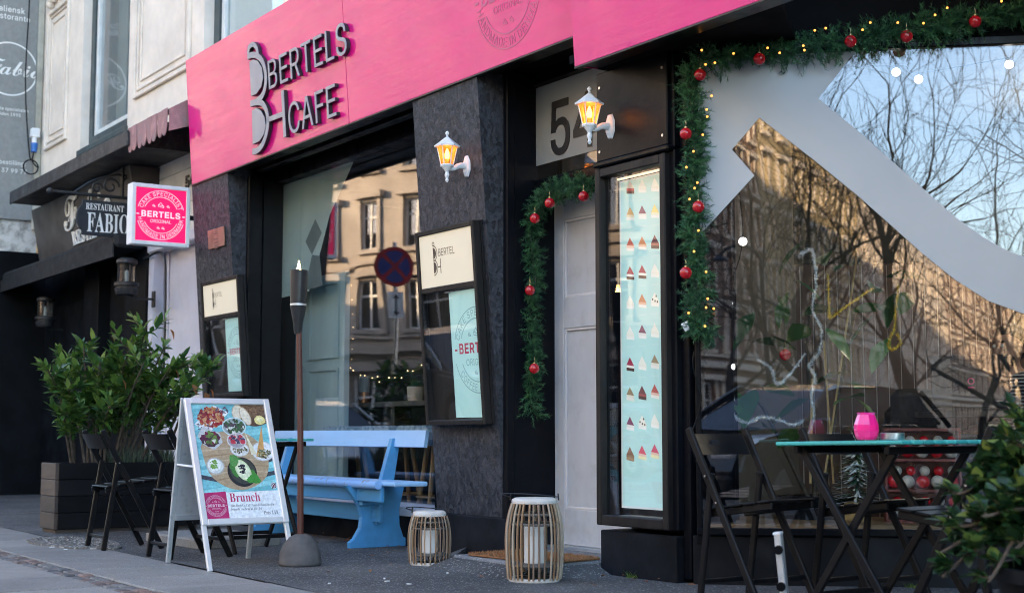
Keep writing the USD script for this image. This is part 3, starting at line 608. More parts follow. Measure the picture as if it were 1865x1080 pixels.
white = wpoly([(1262, 60), (1585, 60)] + arc + low + [(1333, 273), (1374, 320), (1284, 418), (1262, 440)]).intersection(rect(.033, 2.745, .29, 2.695))
part(cf, "window_graphic", prism(white, WF, .002, .0035), "decal_film", "big pale grey window graphic with a pointed notch and a curved band")
# frosted part and dark shape painted into the left window
LF = Fr((0, .285, 0), (1, 0, 0), (0, 0, 1))
def lpoly(pts): return Polygon([LF.uv(x, y) for x, y in pts])
lw = rect(-11.09, -8.07, .27, 2.855)
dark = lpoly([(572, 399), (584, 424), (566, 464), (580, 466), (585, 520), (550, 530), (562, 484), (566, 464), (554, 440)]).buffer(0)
fro = lpoly([(500, 300), (652, 270), (626, 330), (598, 392), (586, 440), (578, 470), (560, 530), (500, 545)]).intersection(lw)
part(cf, "frosted_graphic", prism(fro.difference(dark), LF, -.0125, -.011), "decal_teal", "pale frosted window graphic at the upper left")
part(cf, "dark_graphic", prism(dark, LF, -.0125, -.011), "decal_dark", "dark diamond shape in the glass, painted as a film")  # painted stand-in for a dark shape seen in the glass, no real decal

# ------------------------------------------------------------------ pink fascia: two boxes, raised grey letters, faint emblem
fa = thing("pink_fascia", "glossy pink fascia sign with raised grey cafe name", "sign", (-9, -.22, 2.93))
def fascia(x0, x1, y0, z0, z1, joints, nm):
    F = Fr((0, y0, z0), (1, 0, 0), S); h = (z1 - z0) * math.hypot(1, TILT); xs = [x0] + joints + [x1]
    for a, b in zip(xs[:-1], xs[1:]): part(fa, "panel", F.box(a + .0025, b - .0025, 0, h, -.012, 0, .002), "pink_panel")
    part(fa, "trim", [F.box(x0, x1, -.012, -.001, -.03, .003, .002)], "digit_black"); part(fa, "end_cap", F.box(x0 - .004, x0 + .002, 0, h, -.16, -.0125), "pink_edge")
    part(fa, "box", F.box(x0 + .003, x1, .005, h, -.17, -.0135), "soffit_black")
    return F
SF = fascia(-11.85, -6.05, -.215, 2.925, 4.02, [-8.86], "left"); S2 = fascia(-6.075, -4.54, -.295, 2.715, 4.02, [], "right")
def spx(x, y): return SF.uv(x, y)
def zz(p): return (340 + p[0] / 2.7, p[1] / 2.7)
pl = lambda pts: Polygon([spx(*zz(p)) for p in pts]).buffer(0)
cup1 = pl([(330, 308), (348, 296), (370, 302), (390, 335), (397, 385), (388, 430), (364, 464), (338, 476)])
cup2 = pl([(342, 545), (362, 534), (385, 545), (404, 580), (410, 620), (402, 660), (380, 695), (346, 712)])
def stroke(pts, w): return LineString(smooth_path([(*spx(*zz(p)), 0) for p in pts], 60)[:, :2]).buffer(w / 2, cap_style=2)
r1 = stroke([(320, 283), (340, 274), (366, 277), (392, 305), (408, 360), (408, 420), (394, 470), (368, 498), (334, 514)], .048)
r2 = stroke([(334, 514), (358, 506), (390, 510), (412, 545), (420, 600), (412, 660), (392, 715), (366, 742), (344, 748)], .048)
lid = stroke([(322, 268), (328, 236), (347, 222), (364, 240), (370, 272)], .04)
hh = stroke([(420, 592), (455, 578), (492, 564)], .04).union(stroke([(492, 448), (498, 560), (504, 676)], .045))
def raised(shape, name, label=None):
    p = part(fa, name, prism(shape, SF, .006, .034), "digit_black", label); part(p, "face", prism(shape, SF, .0342, .038, .001), "grey_letter"); return p
raised(cup1, "cup"); raised(cup2, "cup"); raised(union_all([r1, r2, lid]), "cup_outline"); raised(hh, "logo_letter")
def word(s, pa, pb, ptop, nm):
    a, b, t = spx(*pa), spx(*pb), spx(*ptop); h = t[1] - a[1]; g = text(s, 1, "sans", 0, 0, "l", .10); tot = union_all(g).bounds
    for q in g: raised(affinity.translate(affinity.scale(affinity.translate(q, -tot[0], 0), (b[0] - a[0]) / (tot[2] - tot[0]), h, origin=(0, 0)), a[0], a[1]), "letter")
word("BERTELS", (498, 165), (641, 108), (497, 112), "letter"); word("CAFE", (535, 246), (621, 213), (534, 190), "letter")
c1, c2_, c3 = spx(925, 20), spx(865, 20), spx(985, 20); eR = (c3[0] - c2_[0]) / 2
pbr("emblem_grey", (.50, .06, .20), .35)
part(fa, "faint_emblem", prism(union_all(emblem(eR * 1.0, (c1[0] + .0, c1[1] + .12))), SF, .0005, .002), "emblem_grey", "faint grey round emblem on the pink panel")

# ------------------------------------------------------------------ display cases
glow("case_header", (1.0, .86, .62), .05, (.42, .39, .33)); glow("poster_teal_back", (.5, .8, .78), .0)
TEAL = (.45, .70, .68); RED = (.42, .02, .07)
def display_case(label, corners, header_frac, poster_px, logo=True, fr_off=.075):
    o = np.array([0, yt(0), 0]); F = Fr(o + np.array([0, -fr_off, 0]), (1, 0, 0), S)
    q = [F.uv(*c) for c in corners]; x0, x1 = (q[0][0] + q[3][0]) / 2, (q[1][0] + q[2][0]) / 2; z0, z1 = (q[2][1] + q[3][1]) / 2, (q[0][1] + q[1][1]) / 2
    t = thing("display_case", label, "display case", F.p((x0 + x1) / 2, z0)); b = .032
    part(t, "case_back", F.box(x0, x1, z0, z1, -fr_off + .004, -fr_off + .02), "case_wood")
    part(t, "frame", [F.box(x0, x0 + b, z0, z1, -fr_off + .022, 0, .005), F.box(x1 - b, x1, z0, z1, -fr_off + .022, 0, .005), F.box(x0 + b, x1 - b, z0, z0 + b, -fr_off + .022, -.001, .005), F.box(x0 + b, x1 - b, z1 - b, z1, -fr_off + .022, -.001, .005)], "case_wood")
    zh = z1 - (z1 - z0) * header_frac
    h = part(t, "header_panel", F.box(x0 + b, x1 - b, zh, z1 - b, -.026, -.014), "case_header", "backlit cream header panel")
    part(t, "header_rail", F.box(x0 + b, x1 - b, zh - .035, zh - .001, -.05, -.004, .004), "case_wood")
    part(t, "glass", F.box(x0 + b, x1 - b, z0 + b, zh - .036, -.014, -.008), "case_glass")
    hw, hz = (x1 - x0) * .55, zh + (z1 - b - zh) * .5; cx = x0 + (x1 - x0) * .30; s = (z1 - zh) * .2
    lg = [Point(cx - s * .2, hz + s * .62).buffer(s * .5).intersection(rect(cx - s * .2, 9, -9, 9)), Point(cx - s * .2, hz - s * .62).buffer(s * .5).intersection(rect(cx - s * .2, 9, -9, 9)),
          arc_line(s * .66, -90, 90, s * .09, (cx - s * .2, hz + s * .62)), arc_line(s * .66, -90, 90, s * .09, (cx - s * .2, hz - s * .62)), ring(s * .16, s * .08, (cx - s * .1, hz + s * 1.42)), rect(cx + s * .45, cx + s * .95, hz - s * .66, hz - s * .56), rect(cx + s * .9, cx + s * 1.0, hz - s * 1.2, hz + s * .1)] + text("BERTEL", s * .62, "sans", cx + s * .62, hz + s * .3, "l", .05, .85)
    flat_print(t, "header_print", F, [(union_all(lg), (.05, .035, .03))], -.0132)
    p0, p1 = F.uv(*poster_px[0]), F.uv(*poster_px[1]); r = rect(p0[0], x1 - b - .002, z0 + b + .012, zh - .045)
    em = emblem((zh - z0) * .30, (p0[0] + (zh - z0) * .335, z0 + (zh - z0) * .52), "COFFEE AND TEA", False)
    nm = text("-BERTELS-", (zh - z0) * .074, "bold", p0[0] + (zh - z0) * .335, z0 + (zh - z0) * .50, "c", .08) ; og = text("ORIGINAL", (zh - z0) * .045, "sans", p0[0] + (zh - z0) * .335, z0 + (zh - z0) * .415, "c", .06)
    flat_print(t, "poster", F, [(r, TEAL), (union_all(em).intersection(r), (.16, .30, .34)), (union_all(og).intersection(r), (.16, .30, .34)), (union_all(nm).intersection(r), RED)], -.04, print_look(.45, .03))
    part(t, "lamp", F.box(p0[0] - .02, p0[0] + .06, zh - .05, zh - .04, -.035, -.02, .003), "steel")
    return t
display_case("black framed menu case with cream header, between the torch and the cafe door", [(753, 424), (858, 402), (886, 772), (777, 776)], .295, [(806, 515), (878, 765)])
display_case("narrow menu case behind the shrub, half hidden by the left window jamb", [(361, 514), (428, 503), (447, 718), (378, 728)], .30, [(401, 575), (428, 720)])

CAKES = [((.75, .60, .52), (.45, .06, .06), (.1, .03, .02)), ((.8, .78, .7), (.78, .75, .66), (.82, .8, .74)), ((.62, .36, .14), (.7, .6, .42), (.8, .76, .68)), ((.18, .04, .10), (.75, .72, .66), (.8, .78, .74)), ((.76, .62, .2), (.8, .75, .5), (.82, .8, .74)), ((.42, .07, .06), (.72, .45, .36), (.8, .75, .68)), ((.6, .22, .10), (.7, .42, .3), (.82, .78, .72)), ((.14, .03, .04), (.3, .06, .06), (.05, .02, .02)), ((.35, .02, .06), (.8, .76, .72), (.06, .025, .02)), ((.3, .22, .13), (.74, .7, .6), (.8, .76, .7)), ((.24, .10, .05), (.28, .14, .07), (.36, .2, .1)), ((.62, .06, .12), (.75, .5, .4), (.78, .7, .4))]
def cake(u, v, s, c):
    top = Polygon([(u - .5 * s, v), (u + .5 * s, v - .14 * s), (u - .06 * s, v + .62 * s)]); sd = lambda a, b: Polygon([(u - .5 * s, v - a * s), (u + .5 * s, v - (.14 + a) * s), (u + .5 * s, v - (.14 + b) * s), (u - .5 * s, v - b * s)])
    return [(top, c[0]), (sd(0, .2), c[1]), (sd(.2, .45), c[2])]
mc = thing("display_case", "tall dark wood menu case full of cake pictures, right of the cafe door", "display case", (-5.94, -.03, .26))
mz0, mz1 = .262, 2.205; mx0, mx1 = -6.237, -5.637; b_ = .045
part(mc, "frame", [CF.box(0, b_, mz0, mz1, -.05, .012, .006), CF.box(.6 - b_, .6, mz0, mz1, -.05, .012, .006), CF.box(b_, .6 - b_, mz0, mz0 + .055, -.05, .011, .006), CF.box(b_, .6 - b_, mz1 - .05, mz1, -.05, .011, .006)], "case_wood")
part(mc, "case_back", box(mx0 + .03, mx1 - .03, .15, .19, mz0, mz1), "case_wood")
part(mc, "glass", CF.box(b_, .6 - b_, mz0 + .055, mz1 - .05, -.03, -.022), "case_glass")
part(mc, "bottom_board", box(mx0 + .03, mx1 - .03, -.0, .15, mz0 + .03, mz0 + .05), "door_white")
PF = Fr((0, .06, 0), (1, 0, 0), (0, 0, 1)); pa, pb = PF.uv(1128, 312), PF.uv(1218, 930); px0, px1 = pa[0], -5.665
L = [(rect(px0, px1, pb[1], 2.135), (.62, .66, .66)), (rect(px0 + .012, px1, pb[1] + .012, 2.125), TEAL)]
rng = np.random.default_rng(21)
rows = [342, 390, 446, 498, 551, 607, 664, 718, 772, 827]
for ri, py in enumerate(rows):
    for ci, px in enumerate((1148, 1170, 1193, 1214)):
        u, v = PF.uv(px, py - (px - 1148) * .10); k = [0, 1, 1, 1, 2, 3, 4, 5, 5, 6, 7, 5, 8, 8, 1, 4, 1, 6, 1, 1, 1, 3, 1, 1, 8, 1, 9, 5, 9, 7, 5, 10, 3, 1, 1, 8, 10, 11, 11, 2][(ri * 4 + ci) % 40]
        L += [(s.intersection(rect(px0, px1, 0, 3)), c) for s, c in cake(u, v, .066, CAKES[k])]
        if k == 1 and (ri + ci) % 3 == 0: L += [(Point(u + dx, v + dz).buffer(.006), (.1, .08, .08)) for dx, dz in ((-.02, .005), (.01, .02), (.0, -.005), (.02, -.01))]
        L.append((rect(u - .03, u + .03, v - .075, v - .070).intersection(rect(px0, px1, 0, 3)), (.55, .72, .70)))
L += [(g, (.6, .74, .72)) for g in text("CAKE MENU", .02, "sans", px0 + .2, .55, "l", .1)] if False else []
flat_print(mc, "poster", PF, L, 0, print_look(.5, .03), "pale teal poster with rows of cake slices")
glow("case_strip", (1.0, .80, .5), .16)
part(mc, "light_strip", box(px0, px1, .045, .057, 2.140, 2.150), "case_strip")
pq = thing("copper_plaque", "small copper plaque on the left pillar above the narrow menu case", "plaque", at(396, 433, "y", yt(2.4)))
QF = Fr((0, yt(0) - .006, 0), (1, 0, 0), S); a, b = QF.uv(382, 455), QF.uv(409, 412)
part(pq, "plate", QF.box(a[0], b[0], a[1], b[1], 0, .012, .003), "copper")
flat_print(pq, "lettering", QF, [(g, (.10, .05, .04)) for k, (s_, hh_) in enumerate((("BERTEL", .03), ("CAKES AND", .02), ("COFFEE", .02), ("SINCE", .02))) for g in text(s_, hh_, "sans", (a[0] + b[0]) / 2, b[1] - .09 - k * .06, "c", .05)][0:0] + [(rect((a[0] + b[0]) / 2 - w, (a[0] + b[0]) / 2 + w, b[1] - z - .009, b[1] - z), (.10, .05, .04)) for z, w in ((.04, .03), (.085, .045), (.115, .04), (.14, .035), (.16, .045))], .0125)

# ------------------------------------------------------------------ hanging signs
lb = thing("lightbox_sign", "square pink lightbox sign in a white frame, hung on the left pillar", "sign", (-12.03, -.47, 2.39))
XF = lambda x: Fr((x, 0, 0), (0, 1, 0), (0, 0, 1))                      # faces +x
F = XF(-11.98); y0, y1, z0, z1 = -.70, -.175, 2.385, 2.92
part(lb, "frame", [F.box(y0, y0 + .035, z0, z1, -.13, .0, .004), F.box(y1 - .035, y1, z0, z1, -.13, 0, .004), F.box(y0 + .035, y1 - .035, z0, z0 + .035, -.13, -.001, .004), F.box(y0 + .035, y1 - .035, z1 - .035, z1, -.13, -.001, .004)], "white_metal")
glow("lit_pink", (1.0, .0, .10), .09, (.8, .01, .12)); glow("lit_white", (1.0, .75, .8), .05, (.8, .7, .72))
part(lb, "face", F.box(y0 + .034, y1 - .034, z0 + .034, z1 - .034, -.02, -.012), "lit_pink"); part(lb, "face", F.box(y0 + .034, y1 - .034, z0 + .034, z1 - .034, -.118, -.11), "lit_pink")
em = union_all(emblem(.215, ((y0 + y1) / 2, (z0 + z1) / 2)))
part(lb, "emblem", prism(em, F, -.0125, -.010), "lit_white"); part(lb, "emblem", prism(em, Fr((-12.098, (y0 + y1), 0), (0, -1, 0), (0, 0, 1)), -.003, .001), "lit_white")
part(lb, "bracket", [tube([(-12.045, y1 - .01, 2.66), (-12.045, .235, 2.66)], .022, 10), bar((-12.045, .23, 2.56), (-12.045, .23, 2.76), .08, .012, (0, 1, 0))], "wrought_iron")
fs = thing("hanging_restaurant_sign", "black hanging restaurant sign with white letters on a wrought iron bracket", "sign", (-14, -.3, 2.7))
F = XF(-13.98); shp = rect(-.56, .10, 2.71, 3.06).difference(Point(-.62, 2.885).buffer(.15)).difference(rect(-.6, -.555, 2.6, 3.1))
shp = Polygon([(-.54, 2.71), (.10, 2.71), (.10, 3.06), (-.54, 3.06), (-.50, 3.0), (-.485, 2.93), (-.485, 2.84), (-.50, 2.77)]); shp = rect(-.52, .10, 2.71, 3.06).union(affinity.scale(Point(-.40, 2.885).buffer(.176, 24), 1, 1))
part(fs, "board", prism(shp, F, -.04, 0, .004), "sign_black")
fl2 = text("RESTAURANT", .062, "serif", -.49, 2.965, "l", .02, .62) + text("FABIO", .19, "serif", -.475, 2.745, "l", .0, .50)
part(fs, "lettering", prism(union_all(fl2), F, .0005, .003), "white_print")
ir = [tube([(-14, -.82, 3.115), (-14, .2, 3.115)], .017, 8), ball((-14, -.84, 3.115), .034, 2), bar((-14, .18, 3.05), (-14, .18, 3.62), .05, .02, (0, 1, 0)), tube([(-14, -.12, 3.10), (-14, -.12, 3.42)], .018, 6), tube([(-14, -.45, 3.06), (-14, -.45, 3.11)], .01, 6), tube([(-14, -.05, 3.06), (-14, -.05, 3.11)], .01, 6)]
def scroll(c, r0, r1, a0, a1, n=40): t = np.linspace(0, 1, n); r = r0 + (r1 - r0) * t; a = a0 + (a1 - a0) * t; return tube(np.stack([np.full(n, -14.0), c[0] + r * np.cos(a), c[1] + r * np.sin(a)], 1), .011, 6)
for cy, cz, r, s in ((-.24, 3.22, .09, 1), (-.38, 3.19, .06, 1), (-.02, 3.25, .10, -1), (-.03, 3.42, .09, 1), (.08, 3.34, .07, -1), (-.14, 3.48, .05, 1), (.08, 3.52, .06, 1)):
    ir.append(scroll((cy, cz), r, r * .25, 0 if s > 0 else math.pi, (7.5 if s > 0 else math.pi - 7.5)))
ir.append(tube(smooth_path([(-14, -.6, 3.13), (-14, -.42, 3.26), (-14, -.2, 3.34), (-14, -.02, 3.36), (-14, .17, 3.58)], 30), .012, 6))
part(fs, "bracket", ir, "wrought_iron", smooth=True)
def dark_lantern(label, x, y, z, yw):
    t = thing("carriage_lantern", label, "lantern", (x, y, z))
    part(t, "base", lathe([(0, -.03), (.10, -.03), (.11, 0), (.115, .03), (.10, .035), (.10, .05), (.12, .055), (.12, .085), (.09, .095), (.0, .095)], 20, (x, y, z)), "wrought_iron")
    part(t, "cap", lathe([(0, .27), (.095, .27), (.105, .28), (.10, .31), (.06, .33), (0, .335)], 20, (x, y, z)), "wrought_iron")
    part(t, "glass", lathe([(.078, .095), (.078, .27)], 20, (x, y, z)), "clear_glass")
    part(t, "bulb", lathe([(0, .1), (.018, .1), (.02, .2), (0, .22)], 10, (x, y, z)), "frosted")
    for a in (0, 1.57, 3.14, 4.71): part(t, "post", tube([(x + .085 * math.cos(a), y + .085 * math.sin(a), z + .09), (x + .085 * math.cos(a), y + .085 * math.sin(a), z + .275)], .006, 5), "wrought_iron")
    part(t, "arm", [tube([(x, y, z - .02), (x, y + .1, z - .06), (x, yw, z - .06)], .012, 6), box(x - .04, x + .04, yw - .012, yw + .004, z - .14, z + .02, .004)], "wrought_iron")
dark_lantern("unlit black lantern right above the laurel in the wooden planter", -13.62, -.18, 2.13, .1)
dark_lantern("unlit black lantern on the dark restaurant wall, far left", -17.2, .05, 2.05, .31)
cabl = solo("wall_conduit", tube(smooth_path([(-13.9, .085, 2.5), (-13.4, .1, 2.5), (-13.3, .1, 2.1), (-13.3, .1, 1.2)], 20), .012, 6), "wrought_iron", "thin dark conduit running down beside the lilac niche", "pipe")

# ------------------------------------------------------------------ white coach lanterns on the shopfront
glow("lamp_bulb", (1.0, .42, .10), 4.0); 
LOOK["amber_glass"] = usdkit.material(stage, "/World/Looks/amber_glass", {"t": ("transparent_bsdf", {"color": (.96, .62, .27)}), "l": ("translucent_bsdf", {"color": (.9, .45, .13)}), "g": ("glossy_bsdf", {"roughness": .08}), "f": ("fresnel", {"IOR": 1.45}), "a": ("mix_closure", {"fac": .22}), "m": ("mix_closure", {})},
    [("t.BSDF", "a.closure1"), ("l.BSDF", "a.closure2"), ("a.closure", "m.closure1"), ("g.BSDF", "m.closure2"), ("f.fac", "m.fac")], surface="m.closure")
def coach_lantern(label, x, yw, z, plate_tilt):
    """White six-sided lantern standing on an arm from a wall plate at (x, yw, z)."""
    yb = yw - .17; t = thing("coach_lantern", label, "wall lantern", (x, yw, z)); UsdGeom.Xformable(t.prim).AddScaleOp().Set(Gf.Vec3f(.86, .86, .86))
    part(t, "wall_plate", hull([(x + .042 * math.cos(a) * s, yw - d, z + .08 * math.sin(a) * s) for a in np.arange(8) * math.pi / 4 + .39 for d, s in ((0, 1.08), (.012, 1.0), (.024, .6))]), "white_metal")
    arm = smooth_path([(x, yw - .01, z - .0), (x, yw - .07, z - .005), (x, yw - .12, z - .03), (x, yb, z - .035)], 24)
    part(t, "arm", tube(arm, np.linspace(.026, .012, 24), 10), "white_metal", smooth=True)
    o = (x, yb, z); hexa = lambda p: lathe(p, 6, o)
    part(t, "foot", [lathe([(0, -.135), (.008, -.13), (.014, -.118), (.009, -.105), (.012, -.095), (.018, -.08), (.012, -.06), (.02, -.045), (.034, -.03), (.038, -.022), (.0, -.022)], 14, o)], "white_metal", smooth=40)
    part(t, "tray", hexa([(0, -.022), (.046, -.022), (.050, -.012), (.046, -.004), (.0, -.004)]), "white_metal")
    bars = []; z0, z1, r0, r1 = -.004, .125, .044, .072
    for k in range(6):
        a = k * math.pi / 3; c, s = math.cos(a), math.sin(a)
        bars.append(bar((x + r0 * c, yb + r0 * s, z + z0), (x + r1 * c, yb + r1 * s, z + z1), .007, .007, (c, s, .2), .001))
        a2 = a + math.pi / 3; q = [(x + r0 * c, yb + r0 * s, z + z0), (x + r0 * math.cos(a2), yb + r0 * math.sin(a2), z + z0), (x + r1 * math.cos(a2), yb + r1 * math.sin(a2), z + z1), (x + r1 * c, yb + r1 * s, z + z1)]
        part(t, "pane", trimesh.Trimesh(np.array(q), [[0, 1, 2], [0, 2, 3]], process=False), "amber_glass")
    part(t, "glazing_bar", bars, "white_metal")
    rf = part(t, "roof", hexa([(.074, .118), (.092, .120), (.094, .130), (.086, .134), (.052, .160), (.020, .186), (.015, .19), (0, .192)]), "white_metal")
    part(rf, "finial", lathe([(0, .19), (.012, .19), (.008, .198), (.007, .206), (.014, .216), (.013, .226), (.006, .234), (0, .237)], 12, o), "white_metal", smooth=True)
    part(t, "candle_bulb", lathe([(0, .035), (.014, .037), (.018, .06), (.014, .085), (.004, .11), (0, .112)], 12, o), "lamp_bulb", smooth=True)
    part(t, "socket", lathe([(0, -.004), (.012, -.004), (.012, .035), (0, .035)], 10, o), "white_metal")
coach_lantern("lit white coach lantern on the rough pillar beside the left shop window", -7.37, yt(2.39) + .0, 2.39, 0)
coach_lantern("lit white coach lantern on the smooth black board above the cake menu", -6.10, -.03, 2.425, 0)

# ------------------------------------------------------------------ rattan lanterns and their candles
for k, c in enumerate(((.33, .225, .145), (.27, .155, .08), (.40, .315, .235), (.20, .135, .095))): pbr(f"cane_{k}", c, .55, .2, 30, .3, 120, stretch=(1, 1, .2))
pbr("cane_dark", (.13, .11, .095), .6, .25, 20, .3, 60); pbr("lantern_lid", (.60, .56, .52), .6, .1, 10, .3, 60); pbr("candle_wax", (.78, .76, .73), .45, .04, 9)
rng = np.random.default_rng(5)
def rattan_lantern(label, x, y, H, R, n):
    t = thing("rattan_lantern", label, "lantern", (x, y, 0))
    prof = lambda s: R * (.80 + .20 * math.sin(math.pi * min(1, s * .72 + .16)) ** .8 if s < .55 else .995 - .26 * ((s - .55) / .45) ** 2)
    for k in range(n):
        a = 2 * math.pi * k / n + rng.uniform(-.03, .03); zs = np.linspace(.012, H - .02, 12); w = rng.uniform(-.02, .02)
        pts = [(x + prof(z / H) * math.cos(a + w * math.sin(z / H * 3)), y + prof(z / H) * math.sin(a + w * math.sin(z / H * 3)), z) for z in zs]
        part(t, "cane", tube(pts, .0055 * R / .14 * rng.uniform(.85, 1.15), 6), f"cane_{rng.integers(4)}", smooth=True)
    def hoop(z, r, w, m, nm): part(t, nm, tube([(x + r * math.cos(q), y + r * math.sin(q), z) for q in np.linspace(0, 2 * math.pi, 37)], w, 6), m, smooth=True)
    for z in (.20, .70, .82): hoop(H * z, prof(z) - .011, .0075 * R / .14, "cane_dark", "hoop")
    part(t, "bottom_ring", lathe([(R * .70, 0), (R * .88, 0), (R * .90, .008), (R * .88, .018), (R * .7, .018)], 32, (x, y, 0)), "lantern_lid"); part(t, "bottom_board", lathe([(0, .004), (R * .75, .004), (R * .75, .012), (0, .012)], 28, (x, y, 0)), "cane_dark")
    part(t, "lid", lathe([(0, H - .012), (R * .70, H - .012), (R * .78, H - .022), (R * .80, H - .012), (R * .78, H), (R * .68, H + .008), (0, H + .010)], 32, (x, y, 0)), "lantern_lid", smooth=50)
    part(t, "candle_shelf", lathe([(0, H * .2), (prof(.2) - .014, H * .2), (prof(.2) - .014, H * .2 + .008), (0, H * .2 + .008)], 24, (x, y, 0)), "cane_dark")
    hr = R * .78; an = np.linspace(0, math.pi, 18)
    part(t, "wire_handle", [tube([(x + hr * math.cos(q) * .75 - hr * .35 * math.sin(q), y + hr * math.cos(q) * .8 - hr * .9 * math.sin(q), H + .012 + .018 * math.sin(q)) for q in an], .003, 5)] + [tube([(x + s_ * hr * .75, y + s_ * hr * .8, H - .005), (x + s_ * hr * .73, y + s_ * hr * .78, H + .03)], .004, 5) for s_ in (-1, 1)], "wrought_iron")
    c = solo("pillar_candle", [lathe([(0, 0), (R * .36, 0), (R * .37, H * .44), (R * .33, H * .455), (R * .1, H * .44), (0, H * .44)], 24, (x + .0, y, H * .2 + .0085)), tube([(x, y, H * .64), (x + .002, y, H * .685)], .0015, 4)], "candle_wax", f"thick unlit white candle inside the {'taller' if H > .4 else 'shorter'} rattan lantern", "candle", smooth=40)
rattan_lantern("taller rattan lantern in front of the cafe door mat", -6.12, -.53, .415, .148, 30)
rattan_lantern("shorter rattan lantern between the blue bench and the door step", -7.2, -.52, .30, .122, 26)

# ------------------------------------------------------------------ door mat
def coir():
    pbr("coir", (.26, .115, .045), .95, .25, 60, 1.0, 220); pbr("coir_tuft", (.33, .16, .07), .95, .3, 40)
coir()
mt = thing("door_mat", "brown coir door mat lying askew on the step", "door mat", (-6.58, -.22, .07), .1)
part(mt, "backing", box(-.33, .33, -.2, .2, .0, .012, .004), "coir", local=True)
tu = []
for _ in range(5200):
    x, y = rng.uniform(-.33, .33), rng.uniform(-.2, .2); a = rng.uniform(0, 6.28); l = rng.uniform(.010, .018)
    tu += [(x, y, .010), (x + .004 * math.cos(a), y + .004 * math.sin(a), .010), (x + rng.uniform(-.006, .006), y + rng.uniform(-.006, .006), .010 + l)]
part(mt, "tufts", trimesh.Trimesh(np.array(tu), np.arange(len(tu)).reshape(-1, 3), process=False), "coir_tuft", local=True, kind="stuff")

# ------------------------------------------------------------------ blue bench
pbr("bench_blue", (.075, .28, .53), .36, .12, 7, .35, 70, stretch=(.15, 1, 1), dirt=.35, dirtcol=(.07, .17, .34), dscale=6); pbr("bench_top", (.30, .50, .76), .38, .08, 7, .3, 70, stretch=(.1, 1, 1), dirt=.25, dirtcol=(.2, .34, .55), dscale=7)
def chipped():
    n = {"g": ("geometry", {}), "n": ("noise_texture", {"scale": 17, "detail": 8, "roughness": .72}), "r": ("map_range", {"from_min": .575, "from_max": .6, "clamp": True}), "w": ("noise_texture", {"scale": 60, "detail": 4}), "wm": ("mix_color", {"a": (.12, .06, .03), "b": (.34, .22, .14)}), "mx": ("mix_color", {"a": (.24, .43, .75)}), "p": ("principled_bsdf", {"roughness": .4}), "b": ("bump", {"strength": .5, "distance": .003, "invert": True})}
    LOOK["bench_chipped"] = usdkit.material(stage, "/World/Looks/bench_chipped", n, [("g.position", "n.vector"), ("n.fac", "r.value"), ("r.result", "mx.fac"), ("g.position", "w.vector"), ("w.fac", "wm.fac"), ("wm.result", "mx.b"), ("mx.result", "p.base_color"), ("r.result", "b.height"), ("b.normal", "p.normal")], surface="p.BSDF")
chipped()
bn = thing("garden_bench", "pale blue wooden bench with chipped seat edge under the left shop window", "bench", (-9.2, -.2, 0))
part(bn, "back_board", hull([(x, y, z) for x in (-10.45, -8.10) for y, z in ((-.035, .665), (-.012, .66), (-.02, .775), (.005, .765))]), "bench_top")
part(bn, "seat", box(-10.35, -8.0, -.31, -.06, .415, .445, .008), "bench_top")
part(bn, "seat_edge", tube([(-10.35, -.335, .422), (-8.16, -.335, .422)], .027, 12), "bench_chipped", "front seat edge with the paint chipped off", smooth=40)
part(bn, "apron", box(-10.2, -8.17, -.315, -.285, .31, .412, .005), "bench_blue")
part(bn, "stretcher", box(-10.1, -8.40, -.20, -.17, .17, .28, .005), "bench_blue")
half = [(-.20, 0), (-.205, .035), (-.17, .06), (-.125, .13), (-.115, .20), (-.14, .28), (-.20, .36), (-.235, .41)]
trs = Polygon([(y - .155, z) for y, z in half] + [(.205 - .155, .41), (.19 - .155, .34), (.165 - .155, .24), (.17 - .155, .14), (.20 - .155, .06), (.245 - .155, .045), (.25 - .155, 0)])
for x in (-8.50, -10.12):
    F = Fr((x, 0, 0), (0, 1, 0), (0, 0, 1)); tr = part(bn, "trestle", prism(trs, F, -.045, 0, .004), "bench_blue")
    part(bn, "back_post", hull([(x - .045, -.14, .40), (x, -.14, .40), (x - .045, -.04, .40), (x, -.04, .40), (x - .045, -.045, .72), (x, -.045, .72), (x - .045, .015, .72), (x, .015, .72)]), "bench_blue")
    part(bn, "wedge", [box(x + (.002 if x > -9 else -.075), x + (.035 if x > -9 else -.047), -.21, -.16, .20, .25, .004), box(x + (.036 if x > -9 else -.10), x + (.05 if x > -9 else -.076), -.195, -.175, .15, .27, .004)], "bench_blue")
    part(bn, "bracket", box(x - .09, x + .05, -.355, -.32, .30, .36, .005) if False else box(x + .003, x + .05, -.30, -.24, .28, .309, .004), "bench_blue")

# ------------------------------------------------------------------ garden torch in its stone foot
pbr("torch_wood", (.11, .032, .022), .4, .25, 12, .2, 60, stretch=(1, 1, .1)); pbr("torch_black", (.014, .014, .016), .38, .3, 15); pbr("stone_foot", (.085, .08, .082), .8, .18, 9, .5, 70, dirt=.3, dirtcol=(.14, .13, .13))
tx, ty = -7.55, -1.17
to = thing("garden_torch", "tall garden torch with a black holder and small flame before the left window", "torch", (tx, ty, .1))
part(to, "pole", tube([(tx, ty, .12), (tx - .01, ty - .005, .75), (tx - .03, ty - .015, 1.36)], [.019, .018, .017], 10), "torch_wood", smooth=True)
hx, hy = tx - .035, ty - .018
part(to, "holder", lathe([(0, 1.33), (.022, 1.33), (.030, 1.40), (.046, 1.48), (.047, 1.50), (.048, 1.505), (.052, 1.69), (.053, 1.70), (.046, 1.70), (.044, 1.66), (0, 1.65)], 20, (hx, hy, 0)), "torch_black", smooth=40)
